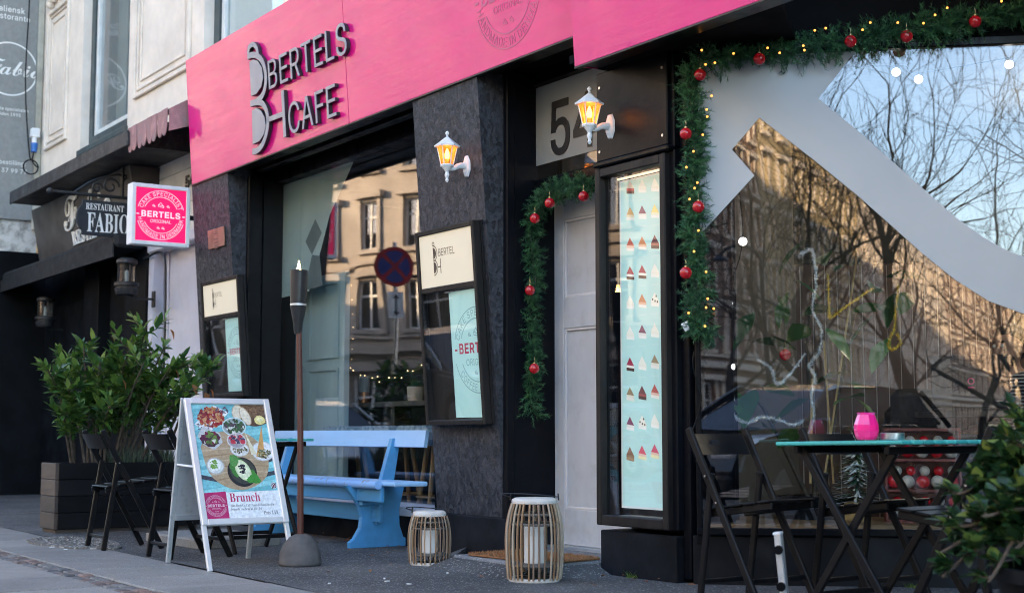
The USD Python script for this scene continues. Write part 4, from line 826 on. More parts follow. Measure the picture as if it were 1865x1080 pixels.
part(to, "band", lathe([(.0475, 1.492), (.0485, 1.494), (.0485, 1.502), (.048, 1.504)], 20, (hx, hy, 0)), "aluminium")
glow("flame", (1.0, .48, .12), 14)
part(to, "flame", lathe([(0, 1.665), (.012, 1.68), (.014, 1.70), (.008, 1.73), (.002, 1.755), (0, 1.76)], 10, (hx, hy, 0)), "flame", smooth=True)
v, f = arr(lathe([(0, 0), (.118, 0), (.124, .02), (.120, .07), (.098, .125), (.06, .165), (.03, .18), (0, .182)], 40, (tx, ty, 0)))
v = v + (meshkit.fbm(v * 14, 3)[:, None] - .5) * .012 * np.minimum(1, v[:, 2:] * 40); solo("torch_foot", (v, f), "stone_foot", "rounded dark stone foot that holds the garden torch", "stone foot", smooth=True)

# ------------------------------------------------------------------ A-board with the brunch poster
ab = thing("a_board", "aluminium A-board with a colourful brunch poster, standing before the blue bench", "sandwich board", (-7.85, -1.45, 0))
wv_ = np.array([-.03, 1.0, 0]); wv_ /= np.linalg.norm(wv_); fv = np.array([wv_[1], -wv_[0], 0])           # across, forwards
A0 = np.array([-7.53, -1.73, 0.0]); AW = .535; TOPZ = .955; apex = A0 - fv * .40
F = Fr(A0, wv_, apex + [0, 0, TOPZ] - A0); HL = np.linalg.norm(apex + [0, 0, TOPZ] - A0)
pbr("alu_white", (.70, .71, .73), .35, .03, 8, metal=.35)
part(ab, "front_leg", [F.box(0, .028, 0, .27, -.02, 0, .003)], "alu_white"); part(ab, "front_leg", [F.box(AW - .028, AW, 0, .27, -.02, 0, .003)], "alu_white")
v0_ = .262
fr_ = part(ab, "frame", [F.box(0, .036, v0_, HL, -.016, .012, .004), F.box(AW - .036, AW, v0_, HL, -.016, .012, .004), F.box(.036, AW - .036, v0_, v0_ + .036, -.016, .0115, .004), F.box(.036, AW - .036, HL - .036, HL, -.016, .0115, .004)], "alu_white")
part(ab, "back_panel", F.box(.02, AW - .02, v0_ + .02, HL - .02, -.014, -.004), "aluminium")
B0 = A0 - fv * .60; BFm = Fr(B0, wv_, apex - fv * .03 + [0, 0, TOPZ] - B0); BL = np.linalg.norm(apex - fv * .03 + [0, 0, TOPZ] - B0)
part(ab, "rear_leg", BFm.box(0, .028, 0, BL, -.02, 0, .003), "aluminium"); part(ab, "rear_leg", BFm.box(AW - .028, AW, 0, BL, -.02, 0, .003), "aluminium")
part(ab, "rear_panel", [BFm.box(.028, AW - .028, .27, BL - .01, -.014, -.004), BFm.box(.028, AW - .028, .25, .285, -.018, 0, .003), BFm.box(.028, AW - .028, BL - .035, BL, -.018, 0, .003)], "aluminium")
part(ab, "cross_bar", [bar(F.p(.01, HL * .60, -.02), BFm.p(.01, BL * .60, -.0), .008, .012), bar(F.p(AW - .01, HL * .60, -.02), BFm.p(AW - .01, BL * .60, 0), .008, .012)], "white_metal")
# poster: measured in its own units 0..1 across, 0..1.42 up
P0, P1, Q0, Q1 = .034, AW - .034, v0_ + .034, HL - .034; pw, ph = P1 - P0, Q1 - Q0
PX = lambda x, y: (P0 + x * pw, Q0 + y * ph)                           # x, y from the lower left, 0..1
def pg(pts): return Polygon([PX(x, y) for x, y in pts]).buffer(0)
def el(x, y, rx, ry, a=0): return affinity.translate(affinity.rotate(affinity.scale(Point(0, 0).buffer(1, 20), rx * pw, ry * pw), a), *PX(x, y))
def blob(x, y, rx, ry, seed, amp=.2, n=30):
    r = np.random.default_rng(seed); a = np.linspace(0, 2 * np.pi, n, endpoint=False); k = 1 + amp * (r.uniform(-1, 1, n) * .6 + np.sin(3 * a + r.uniform(0, 6)) * .4); q = PX(x, y)
    return Polygon(np.stack([q[0] + rx * pw * k * np.cos(a), q[1] + ry * pw * k * np.sin(a)], 1)).buffer(0)
def bits(x, y, rx, ry, n, s, cols, seed):
    r = np.random.default_rng(seed); o = []
    for _ in range(n):
        a, q = r.uniform(0, 6.28), math.sqrt(r.uniform()); o.append((blob(x + rx * q * math.cos(a), y + ry * q * math.sin(a) * pw / ph, s * r.uniform(.5, 1.3), s * r.uniform(.5, 1.2), int(r.integers(1e6)), .35, 9), cols[r.integers(len(cols))]))
    return o
sheet = rect(P0, P1, Q0, Q1); SKYB = (.20, .50, .56); L = [(sheet, (.16, .46, .52))]
for k, (y, h) in enumerate(((.98, .05), (.885, .07), (.80, .06), (.70, .07), (.60, .07), (.50, .08), (.41, .09), (.32, .10), (.24, .06))): L.append((pg([(-.1, y), (1.1, y + .10), (1.1, y + .10 - h * .72), (-.1, y - h * .72)]), ((.25, .58, .62), (.20, .52, .58), (.30, .62, .66))[k % 3]))
L += [(pg([(-.1, .40), (.35, .33), (1.1, .42), (1.1, .385), (.4, .29), (-.1, .36)]), (.05, .06, .08)), (pg([(.7, .46), (1.1, .56), (1.1, .52), (.7, .42)]), (.06, .07, .09))]
board = [(.06, .62), (.16, .72), (.45, .76), (.72, .73), (.92, .58), (.92, .42), (.80, .31), (.55, .245), (.30, .28), (.12, .40)]
bp = Polygon(smooth_path([(*PX(x, y), 0) for x, y in board + board[:1]], 60)[:, :2]).buffer(0); L.append((bp, (.42, .31, .20)))
for k in range(9): L.append((pg([(.0, .30 + k * .055), (.5, .36 + k * .05), (1, .33 + k * .055), (1, .342 + k * .055), (.5, .368 + k * .05), (0, .318 + k * .055)]).intersection(bp), ((.34, .23, .14), (.52, .41, .29))[k % 2]))
L += [(pg([(.02, .82), (.32, .99), (.50, .925), (.20, .745)]), (.74, .75, .76)), (pg([(.06, .825), (.31, .965), (.45, .92), (.20, .775)]), (.66, .66, .68))] + bits(.25, .885, .17, .13, 130, .026, [(.30, .03, .03), (.38, .06, .05), (.22, .03, .04), (.45, .20, .08), (.5, .3, .15), (.16, .02, .03)], 3) + bits(.42, .95, .10, .05, 26, .012, [(.1, .08, .12)], 4) + bits(.13, .80, .09, .05, 22, .012, [(.12, .1, .13)], 5)
L += [(blob(.83, .93, .24, .20, 8, .06), (.10, .06, .045)), (blob(.84, .95, .20, .10, 11, .08), (.18, .11, .07))] + bits(.84, .955, .17, .07, 60, .014, [(.25, .15, .09), (.11, .06, .04)], 6) + [(el(.62, .93, .075, .11, -12), (.52, .40, .26)), (el(.62, .93, .066, .10, -12), (.74, .66, .52)), (el(.72, .895, .065, .13, 20), (.50, .36, .22)), (el(.72, .895, .056, .12, 20), (.76, .68, .55)), (blob(.91, .86, .075, .06, 9, .15), (.78, .68, .28)), (blob(.91, .865, .045, .035, 10, .2), (.84, .77, .45))]
L += [(el(.545, .80, .165, .125, 8), (.55, .66, .68)), (el(.545, .80, .15, .11, 8), (.28, .36, .36))] + bits(.55, .80, .135, .09, 80, .022, [(.035, .09, .04), (.05, .12, .05), (.08, .06, .08), (.6, .62, .58), (.06, .07, .05)], 12)
L += [(pg([(.04, .72), (.12, .80), (.34, .74), (.36, .66), (.24, .595), (.10, .64)]), (.50, .53, .55)), (blob(.20, .69, .13, .10, 14, .15), (.06, .035, .05))] + bits(.20, .70, .12, .08, 50, .024, [(.16, .02, .06), (.09, .02, .05), (.12, .22, .05), (.6, .6, .55), (.08, .14, .04)], 15)
L += [(el(.57, .60, .125, .095), (.60, .62, .62)), (el(.57, .60, .112, .082), (.72, .72, .70))] + bits(.57, .595, .10, .05, 40, .014, [(.22, .2, .12), (.1, .09, .06)], 16) + [(el(.55, .675, .13, .105), (.62, .60, .62)), (el(.55, .675, .115, .092), (.35, .33, .36))] + bits(.55, .685, .095, .06, 46, .022, [(.07, .06, .13), (.04, .04, .09), (.42, .05, .08), (.6, .56, .52)], 17) + [(el(.50, .665, .035, .03), (.5, .05, .08)), (el(.63, .665, .035, .03), (.5, .05, .08))]
L += [(el(.885, .58, .155, .13, 10), (.60, .61, .64)), (el(.885, .58, .14, .115, 10), (.74, .74, .76)), (pg([(.68, .75), (.72, .55), (.80, .55)]), (.72, .66, .48)), (pg([(.92, .81), (.78, .53), (.90, .54)]), (.60, .33, .12))] + bits(.90, .555, .09, .06, 60, .014, [(.16, .15, .06), (.28, .26, .12), (.09, .08, .04), (.5, .48, .35)], 18)
L += [(el(.215, .455, .12, .11), (.42, .42, .40)), (el(.215, .455, .105, .095), (.66, .68, .66)), (el(.205, .465, .085, .08), (.78, .8, .77))] + bits(.20, .47, .05, .06, 40, .012, [(.14, .30, .06), (.2, .38, .1)], 19)
L += [(el(.56, .40, .195, .195, -20), (.022, .022, .026)), (el(.57, .405, .17, .165, -20), (.05, .055, .05)), (blob(.50, .45, .10, .14, 20, .12), (.06, .20, .05)), (blob(.66, .36, .09, .09, 21, .15), (.07, .24, .05)), (el(.575, .415, .095, .145, 24), (.62, .68, .40)), (el(.575, .415, .08, .125, 24), (.74, .77, .56)), (blob(.70, .335, .09, .06, 22, .2), (.06, .26, .05)), (blob(.47, .50, .06, .08, 25, .15), (.10, .28, .08))] + bits(.565, .425, .05, .06, 30, .014, [(.02, .02, .03)], 23)
card = pg([(0, 0), (1, 0), (1, .235), (0, .225)]); L += [(card, (.76, .78, .82)), (pg([(0, 0), (.30, 0), (.30, .235), (0, .225)]), (.46, .03, .14))]
q = PX(.15, .115); L += [(g, (.78, .62, .68)) for g in emblem(.135 * pw, q)]
L += [(g, (.50, .05, .14)) for g in text("Brunch", .052, "serif", *PX(.335, .145), "l", .0, .78)]
L += [(g, (.10, .11, .13)) for s_, yy in (("Hos Bertel's Café kan du bestille din", .103), ("brunch, mellem kl 10 - 14", .072)) for g in text(s_, .0145, "serif", *PX(.335, yy), "l", .03, .78)]
L += [(g, (.10, .11, .13)) for g in text("Pris 149,-", .021, "serif", *PX(.985, .03), "r", .0, .8)]
q = PX(.955, .275); L += [(Point(q).buffer(.02), (.62, .66, .7)), (ring(.013, .005, q), (.05, .02, .04)), (LineString([(q[0] - .013, q[1] - .016), (q[0] + .013, q[1] + .016)]).buffer(.0025), (.05, .02, .04)), (ring(.005, .003, q), (.3, .02, .05))]
L = [(s_.intersection(sheet), c) for s_, c in L]; L = [(s_, c) for s_, c in L if not s_.is_empty]
flat_print(ab, "poster", F, L, -.003, print_look(.25, 0, .3), "brunch poster with bowls of food on a wooden board")

# ------------------------------------------------------------------ folding chairs and tables
pbr("chair_black", (.006, .0055, .006), .36, .3, 14, .2, 80, stretch=(1, 1, .2), dirt=.2, dirtcol=(.016, .014, .014), dscale=8, spec=.18)
def folding_chair(label, loc, rz, group):
    """Seat along +x from the backrest; 0.38 wide, 0.77 high."""
    t = thing("folding_chair", label, "folding chair", loc, rz, group); W = .185
    for s in (-1, 1):
        part(t, "long_leg", bar((-.035, s * W, .775), (.385, s * W, .0), .022, .036, (1, 0, .5), .005), "chair_black", local=True)
        part(t, "rear_leg", bar((.085, s * (W - .026), .575), (.0, s * (W - .026), 0), .020, .034, (1, 0, .1), .005), "chair_black", local=True)
        part(t, "hinge", [tube([(.078, s * (W + .013), .562), (.078, s * (W - .04), .562)], .012, 8), tube([(.10, s * (W + .013), .535), (.10, s * (W + .008), .535)], .006, 6), tube([(.145, s * (W + .014), .445), (.145, s * (W + .008), .445)], .006, 6)], "steel" if False else "chair_black", local=True)
        part(t, "bolt", [tube([(.078, s * (W + .010), .562), (.078, s * (W + .0155), .562)], .005, 8), tube([(.145, s * (W + .010), .445), (.145, s * (W + .0155), .445)], .005, 8)], "steel", local=True)
        part(t, "seat_rail", bar((.01, s * (W - .052), .385), (.42, s * (W - .052), .44), .020, .032, (0, 0, 1), .004), "chair_black", local=True)
    for k in range(5):
        x = .05 + k * .083; part(t, "seat_slat", bar((x, -W + .03, .405 + x * .134), (x, W - .03, .405 + x * .134), .070, .012, (-.13, 0, 1), .004), "chair_black", local=True)
    yy = np.linspace(-W + .012, W - .012, 13); xx = -.012 - .035 * (1 - (yy / W) ** 2); sec = []
    o = np.stack([np.r_[xx, xx[::-1] - .016], np.r_[yy, yy[::-1]]], 1); bb = prism(Polygon(o).difference(Point(0, 0).buffer(1e-4)), Fr((0, 0, .655), (1, 0, 0), (0, 1, 0)), 0, .095)
    vv = np.asarray(bb.vertices); vv[:, 0] += (.705 - vv[:, 2]) * .54; bb = trimesh.Trimesh(vv, bb.faces, process=False)
    part(t, "backrest", bb, "chair_black", local=True, smooth=35)
    part(t, "hand_hole", hull([(-.047 + dx, y, z) for dx in (-.004, .004) for y, z in ((-.03, .70), (.03, .70), (-.022, .722), (.022, .722), (0, .69))]), "dark_hole", local=True)
    part(t, "rung", bar((.012, -W + .03, .085), (.012, W - .03, .085), .012, .022, (0, 0, 1), .003), "chair_black", local=True)
    part(t, "rung", bar((.325, -W, .11), (.325, W, .11), .012, .022, (0, 0, 1), .003), "chair_black", local=True)
    return t
g_ = "black folding chairs outside the cafe"
c0 = folding_chair("black folding chair at the far right corner window, its back to the cake menu", (-4.99, -.25, 0), .07, g_)
dup(c0, (-4.72, .20, 0), .03, "black folding chair close to the window, behind the turquoise table", "folding chair", g_)
dup(c0, (-3.42, -.22, 0), math.pi + .10, "black folding chair beside the leafy bush, facing the cake menu", "folding chair", g_)
wd = np.array([.966, -.26]); 
dup(c0, (-9.384, -1.769, 0), 1.587, "black folding chair in front of the middle of the wooden planter", "folding chair", g_)
dup(c0, (-8.489, -1.663, 0), 1.634, "black folding chair half hidden by the A-board's left side", "folding chair", g_)
for k, c in enumerate(((.05, .36, .33), (.07, .42, .38), (.04, .30, .28))): pbr(f"teal_{k}", c, .35, .08, 5)
def slat_table(label, loc, rz, lx, ly, h, tilt=0.0):
    t = thing("slatted_table", label, "table", loc, rz); n = int(ly / .062); w = ly / n
    for k in range(n):
        y = -ly / 2 + k * w; m = box(-lx / 2, lx / 2, y + .004, y + w - .004, h - .016, h, .004); v = np.asarray(m.vertices); v[:, 2] += v[:, 0] * tilt
        part(t, "slat", trimesh.Trimesh(v, m.faces, process=False), f"teal_{k % 3}", local=True)
    for s in (-1, 1):
        part(t, "top_rail", box(s * lx * .36 - .012, s * lx * .36 + .012, -ly * .46, ly * .46, h - .05, h - .020, .003), "chair_black", local=True)
        y = s * ly * .40
        part(t, "leg", bar((-lx * .36, y, h - .03), (lx * .40, y, 0), .018, .034, (1, 0, 1), .004), "chair_black", local=True)
        part(t, "leg", bar((lx * .36, y - s * .022, h - .03), (-lx * .40, y - s * .022, 0), .018, .034, (-1, 0, 1), .004), "chair_black", local=True)
    for s in (-1, 1): part(t, "rung", bar((s * lx * .30, -ly * .38, .10), (s * lx * .30, ly * .38, .10), .012, .024, (0, 0, 1), .003), "chair_black", local=True)
    return t
slat_table("turquoise topped folding table with a pink candle jar, by the angled window", (-4.02, -.24, 0), .02, .66, .60, .722, .015)
slat_table("turquoise topped folding table mostly hidden behind the A-board", (-8.72, -.95, 0), .0, .62, .56, .72)
pbr("pink_glass", (.80, .03, .22), .12, .05, 10, coat=.6); glow("pink_inner", (1, .02, .2), .25, (.9, .05, .3))
jx, jy, jz = *at_depth(1578, 799, 5.72)[:2], .727
LOOK["pink_glass"] = usdkit.material(stage, "/World/Looks/pink_glass_jar", {"p": ("principled_bsdf", {"base_color": (.75, .012, .17), "roughness": .12, "subsurface_weight": .3, "subsurface_scale": .02, "subsurface_radius": (1, .2, .4), "emission_color": (1, .02, .2), "emission_strength": .012, "coat_weight": 1.0})}, [], surface="p.BSDF")
ja = thing("candle_jar", "bright pink glass candle jar on the turquoise table", "candle holder", (jx, jy, jz))
part(ja, "jar", lathe([(0, 0), (.035, 0), (.044, .012), (.050, .035), (.049, .06), (.040, .085), (.034, .10), (.038, .108), (.035, .108), (.031, .10), (.037, .085), (.044, .06), (.0, .05)], 12, (jx, jy, jz)), "pink_glass")
ax, ay = at_depth(1625, 796, 5.72)[:2]
at_ = thing("ashtray", "small round steel ashtray beside the pink jar", "ashtray", (ax, ay, jz))
part(at_, "cup", lathe([(0, 0), (.046, 0), (.048, .003), (.048, .026), (.044, .028), (.042, .012), (0, .01)], 28, (ax, ay, jz)), "steel", smooth=40)
st_ = thing("steel_strut", "bare steel strut with two black knobs standing by the nearest chair", "stand", (-4.40, -.46, 0))
part(st_, "strut", [bar((-4.385, -.455, .0), (-4.41, -.47, .335), .044, .030, (1, .6, 0), .004)], "aluminium")
part(st_, "top_cap", bar((-4.411, -.47, .33), (-4.412, -.471, .342), .048, .034, (1, .6, 0), .003), "white_metal")
for z in (.12, .27): part(st_, "knob", [tube([(-4.385 - .025 * z / .33 + .012, -.455 - .03, z), (-4.385 - .025 * z / .33 + .030, -.455 - .05, z)], .019, 10)], "black_satin")
part(st_, "foot_plate", box(-4.50, -4.28, -.56, -.36, .0, .012, .003), "aluminium")
cs = solo("concrete_block", rotz(box(-9.95, -9.02, -1.22, -.62, -.01, .062, .012), .03, (-9.4, -.9, 0)), "slab_1", "low concrete slab lying on the asphalt behind the A-board", "slab")

# ------------------------------------------------------------------ planter with a laurel
for k, c in enumerate(((.055, .037, .028), (.045, .031, .024), (.065, .044, .033))): pbr(f"planter_brown_{k}", c, .6, .25, 6, .3, 40, stretch=(.2, 1, 1), dirt=.3, dirtcol=(.08, .06, .05))
for k, c in enumerate(((.007, .007, .008), (.0055, .0055, .0065), (.009, .0085, .0095))): pbr(f"planter_black_{k}", c, .5, .25, 6, .3, 40, stretch=(1, .2, 1), dirt=.2, dirtcol=(.02, .02, .02), spec=.1)
pbr("soil", (.035, .026, .02), .95, .3, 30, .8, 60)
px0_, px1_, py0_, py1_ = -11.36, -10.98, -1.58, -.42
pt = thing("planter_box", "long dark wooden planter box made of boards", "planter", (-11.17, -1, 0))
zb = [.03, .155, .28, .405, .532]
for k in range(4):
    a, b = zb[k], zb[k + 1] - .003
    part(pt, "board", box(px0_, px1_ + .0, py0_, py0_ + .03, a, b, .004), f"planter_brown_{k % 3}"); part(pt, "board", box(px1_ - .03, px1_ + .002, py0_ + .031, py1_ - .031, a, b, .004), f"planter_black_{k % 3}")
    part(pt, "board", box(px0_, px1_, py1_ - .03, py1_, a, b, .004), f"planter_black_{k % 3}"); part(pt, "board", box(px0_, px0_ + .03, py0_ + .031, py1_ - .031, a, b, .004), f"planter_black_{k % 3}")
part(pt, "base", box(px0_ + .02, px1_ - .02, py0_ + .02, py1_ - .02, .0, .06), "planter_brown_0")
part(pt, "soil", box(px0_ + .031, px1_ - .031, py0_ + .031, py1_ - .031, .07, .50), "soil")
leafy("laurel_dark", (.03, .085, .022), (.06, .14, .035), .18, .28, 7); leafy("laurel_mid", (.07, .15, .024), (.11, .20, .04), .25, .3, 7); leafy("laurel_light", (.15, .26, .05), (.20, .30, .07), .35, .32, 7); leafy("leaf_brown", (.30, .13, .05), (.22, .08, .03), .2, .5, 9); leafy("lavender_grey", (.09, .12, .075), (.13, .15, .10), .2, .7, 9)
pbr("twig", (.07, .05, .035), .8, .3, 20, .3, 60); pbr("bark", (.035, .03, .027), .9, .3, 6, .8, 25)
def shrub(t, stems, leaf_L, leaf_W, mats, n_parts, seed, per=9, spread=.9, brown=0, tips=True, droop=.0):
    """Woody stems given as polylines; twigs leave them all along the upper part and end in whorls of leaves."""
    r = np.random.default_rng(seed); tw, leaves = [], []
    for st in stems:
        P = smooth_path(st, 22); tw.append(tube(P, np.linspace(.013, .005, 22), 6)); L = np.linalg.norm(P[-1] - P[0])
        for q in range(int(per)):
            i = int(21 * (.28 + .72 * (q + r.uniform(0, .9)) / per)); i = min(i, 21); d0 = (P[min(i + 1, 21)] - P[max(i - 1, 0)]); d0 /= np.linalg.norm(d0)
            a = r.uniform(0, 6.283); out = np.array([math.cos(a), math.sin(a), .25 + r.uniform(-.25, .5) - droop]); d = d0 * .45 + out * spread; d /= np.linalg.norm(d)
            ln = r.uniform(.10, .22) * L * .75; bend = np.array([0, 0, .25 * ln - droop * ln]); Q = smooth_path([P[i], P[i] + d * ln * .5, P[i] + d * ln + bend], 8); tw.append(tube(Q, np.linspace(.005, .002, 8), 4))
            n = int(r.integers(9, 16))
            for k in range(n):
                f = .25 + .75 * k / (n - 1); j = min(int(f * 7), 7); dd = Q[min(j + 1, 7)] - Q[max(j - 1, 0)]; dd /= np.linalg.norm(dd)
                b = k * 2.4 + r.uniform(-.4, .4); s1 = np.cross(dd, [0, 0, 1.0]); s1 /= max(np.linalg.norm(s1), 1e-6); s2 = np.cross(s1, dd)
                side = s1 * math.cos(b) + s2 * math.sin(b); dl = dd * (.45 + .6 * f) + side * (1.15 - .55 * f) + np.array([0, 0, .12]); sz = r.uniform(.72, 1.15) * (.8 + .3 * f)
                v, fc = leaf_shape(leaf_L * sz, leaf_W * sz, r.uniform(.02, .28), r.uniform(.1, .5)); o = P[i] * 0 + Q[j] * 1.0
                tone = r.uniform() + .35 * (f - .6) ; m = 2 if (tips and k >= n - 3 and tone > .75) else (1 if tone > .55 else 0)
                leaves.append((orient(v, o, dl, np.array([0, 0, 1.0]), r.uniform(-.5, .5)), fc, mats[m]))
    part(t, "stems", join(tw), "twig", smooth=True)
    dist = np.array([np.linalg.norm(l[0].mean(0) - CAM) + (0 if (_fw @ (l[0].mean(0) - CAM)) > 0 else 9) for l in leaves]); out = dist - .35 * np.linalg.norm(np.array([l[0].mean(0) for l in leaves]) - np.mean([l[0].mean(0) for l in leaves], 0), axis=1)
    order = np.argsort(out)
    for k in order[:n_parts]: part(t, "leaf", (leaves[k][0], leaves[k][1]), leaves[k][2], smooth=True)
    for m in dict.fromkeys(mats):
        ls = [leaves[k] for k in order[n_parts:] if leaves[k][2] == m]
        if ls: part(t, "foliage", join([(a, b) for a, b, _ in ls]), m, kind="stuff", smooth=True)
    return leaves
cx_, cy_ = -11.15, -1.0
r = np.random.default_rng(12); stems = []
TIPS = [(268, 572), (240, 600), (300, 612), (152, 612), (112, 632), (88, 655), (125, 690), (182, 640), (203, 612), (335, 645), (382, 655), (392, 640), (352, 690), (232, 662), (292, 680), (160, 715), (332, 730), (200, 722), (262, 642), (112, 735), (215, 690), (310, 650), (140, 660), (255, 700)]
for k, (tx_, ty_) in enumerate(TIPS):
    e_ = at_depth(tx_, ty_ + 18, 10.95 + r.uniform(-.35, .3)); y0 = min(-.58, max(-1.4, e_[1] * .6 - .42)); b_0 = np.array([-11.17 + r.uniform(-.08, .08), y0, .48]); m_0 = b_0 * .5 + e_ * .5 + np.array([0, 0, .10 + .12 * abs(e_[1] - y0)]); stems.append([b_0, m_0, e_])
for k in range(0):
    y0 = r.uniform(-1.32, -.62); a = r.uniform(0, 6.283); sp = r.uniform(.12, .52); h = r.uniform(.42, .86) if k else 1.06
    dy = (y0 - cy_) * 1.5 + sp * math.sin(a) * .8; dx = sp * math.cos(a) * .8
    stems.append([(-11.17 + r.uniform(-.08, .08), y0, .48), (-11.15 + dx * .35, y0 + dy * .25, .48 + h * .45), (-11.12 + dx, y0 + dy * .7, .48 + h)])
lau = thing("laurel_shrub", "bushy green laurel growing in the wooden planter", "shrub", (-11.15, -1.0, .5))
shrub(lau, stems, .095, .043, ["laurel_dark", "laurel_mid", "laurel_light"], 290, 31, 10, .95)
for (x, y) in ((222, 690), (318, 672), (350, 700), (382, 708), (310, 600), (372, 715)):
    v, fc = leaf_shape(.085, .05, .35, .3); part(lau, "leaf", (orient(v, at_depth(x, y, 10.75), np.array([.3, .5, -.8]), np.array([0, 0, 1.]), r.uniform(-1, 1)), fc), "leaf_brown", "withered orange brown leaf", smooth=True)
lv = thing("lavender_tuft", "grey green lavender tuft under the laurel, at the planter's edge", "plant", (-11.05, -.95, .5))
bl_ = []
for k in range(520):
    b = np.array([-11.06 + r.uniform(-.08, .06), r.uniform(-1.12, -.62), .49]); a = r.uniform(0, 6.283); h = r.uniform(.08, .20); e = b + [math.cos(a) * h * .5, math.sin(a) * h * .5, h]; w = np.array([math.sin(a), -math.cos(a), 0]) * .0035
    bl_.append(([b - w, b + w, (b + e) / 2 + w * 1.2, (b + e) / 2 - w * 1.2, e], [[0, 1, 2], [0, 2, 3], [3, 2, 4]]))
part(lv, "blades", join(bl_), "lavender_grey", kind="stuff")

# ------------------------------------------------------------------ leafy bush at the lower right, close to the camera
leafy("ivy_dark", (.010, .032, .012), (.022, .058, .02), .2, .35, 14); leafy("ivy_mid", (.03, .08, .022), (.05, .11, .035), .28, .35, 14); leafy("ivy_light", (.16, .24, .05), (.24, .30, .07), .35, .35, 14)
bs = thing("leafy_bush", "glossy green bush with small ivy leaves at the lower right corner", "bush", (-2.9, -.95, 0))
r = np.random.default_rng(44); stems = []
base = np.array([-2.75, -.78, .25])
for (x, y, d) in ((1850, 800, 4.75), (1866, 770, 4.8), (1810, 830, 4.7), (1772, 850, 4.6), (1745, 900, 4.6), (1730, 960, 4.55), (1705, 1010, 4.55), (1716, 1050, 4.5), (1850, 800, 4.5), (1830, 900, 4.4), (1790, 940, 4.4), (1850, 1000, 4.35), (1800, 1060, 4.35), (1760, 1010, 4.45), (1885, 800, 4.6), (1900, 880, 4.5)):
    e = at_depth(x, y, d); m_ = (base + e) / 2 + np.array([0, 0, .10 + r.uniform(0, .1)]); stems.append([base + [r.uniform(-.1, .1), r.uniform(-.1, .1), 0], m_, e])
shrub(bs, stems, .050, .036, ["ivy_dark", "ivy_mid", "ivy_light"], 200, 45, 10, 1.1)
stems2 = []
for (x, y, d) in ((1842, 850, 4.6), (1822, 890, 4.65), (1858, 790, 4.7), (1845, 930, 4.6)):
    e = at_depth(x, y, d); stems2.append([e + np.array([.10, .05, -.28]), e + np.array([.03, .02, -.12]), e])
shrub(bs, stems2, .105, .042, ["ivy_mid", "ivy_light", "ivy_light"], 90, 46, 3, .5)
bp_ = thing("bush_planter", "dark planter under the leafy bush at the lower right", "planter", (-2.7, -.75, 0))
part(bp_, "tub", lathe([(0, 0), (.26, 0), (.32, .30), (.34, .30), (.34, .34), (.31, .34), (.30, .28), (0, .28)], 28, (-2.7, -.75, 0)), "plinth_black", smooth=40)
# crumbs, bits of paper and dead leaves on the ground
lit = []
rl = np.random.default_rng(19)
for (x, y) in ((700, 1053), (745, 1063), (705, 1058), (815, 1043), (600, 1062), (120, 1000), (95, 996), (905, 1046)):
    p = at(x, y, "z", .004); a = rl.uniform(0, 6.28); w, h = rl.uniform(.008, .018), rl.uniform(.004, .008); lit.append(rotz(box(p[0] - w, p[0] + w, p[1] - h, p[1] + h, .003, .007), a, p))
struct("paper_scraps", lit, "tag_paper0", kind="stuff")
dl = []
for _ in range(70):
    v, fc = leaf_shape(rl.uniform(.02, .05), rl.uniform(.01, .025), rl.uniform(-.3, .4), .5); o = np.array([rl.uniform(-10.5, -5.2), 0, .012]); o[1] = rl.choice([rl.uniform(-.12, -.02), rl.uniform(-1.7, -.3), rl.uniform(-.5, .1)]); a = rl.uniform(0, 6.28)
    if -7.05 < o[0] < -6.2 and o[1] > -.5: continue
    dl.append((orient(v, o, (math.cos(a), math.sin(a), .05), np.array([0, 0, 1.0]), rl.uniform(-.4, .4)), fc))
struct("fallen_leaves", join(dl), "leaf_brown", kind="stuff")
# little weeds by the wall
wd_ = []
for (x, y, z) in ((at(1152, 1052, "z", 0)), (at(898, 1030, "z", 0)), (at(1660, 1070, "z", 0))):
    for k in range(26):
        a = rng.uniform(0, 6.28); h = rng.uniform(.02, .05); b = np.array([x + rng.uniform(-.03, .03), y + rng.uniform(-.02, .02), .0]); e = b + [math.cos(a) * h, math.sin(a) * h, h * .9]; w = np.array([math.sin(a), -math.cos(a), 0]) * .003
        wd_.append(([b - w, b + w, e], [[0, 1, 2]]))
struct("weeds", join(wd_), "laurel_light", kind="stuff")

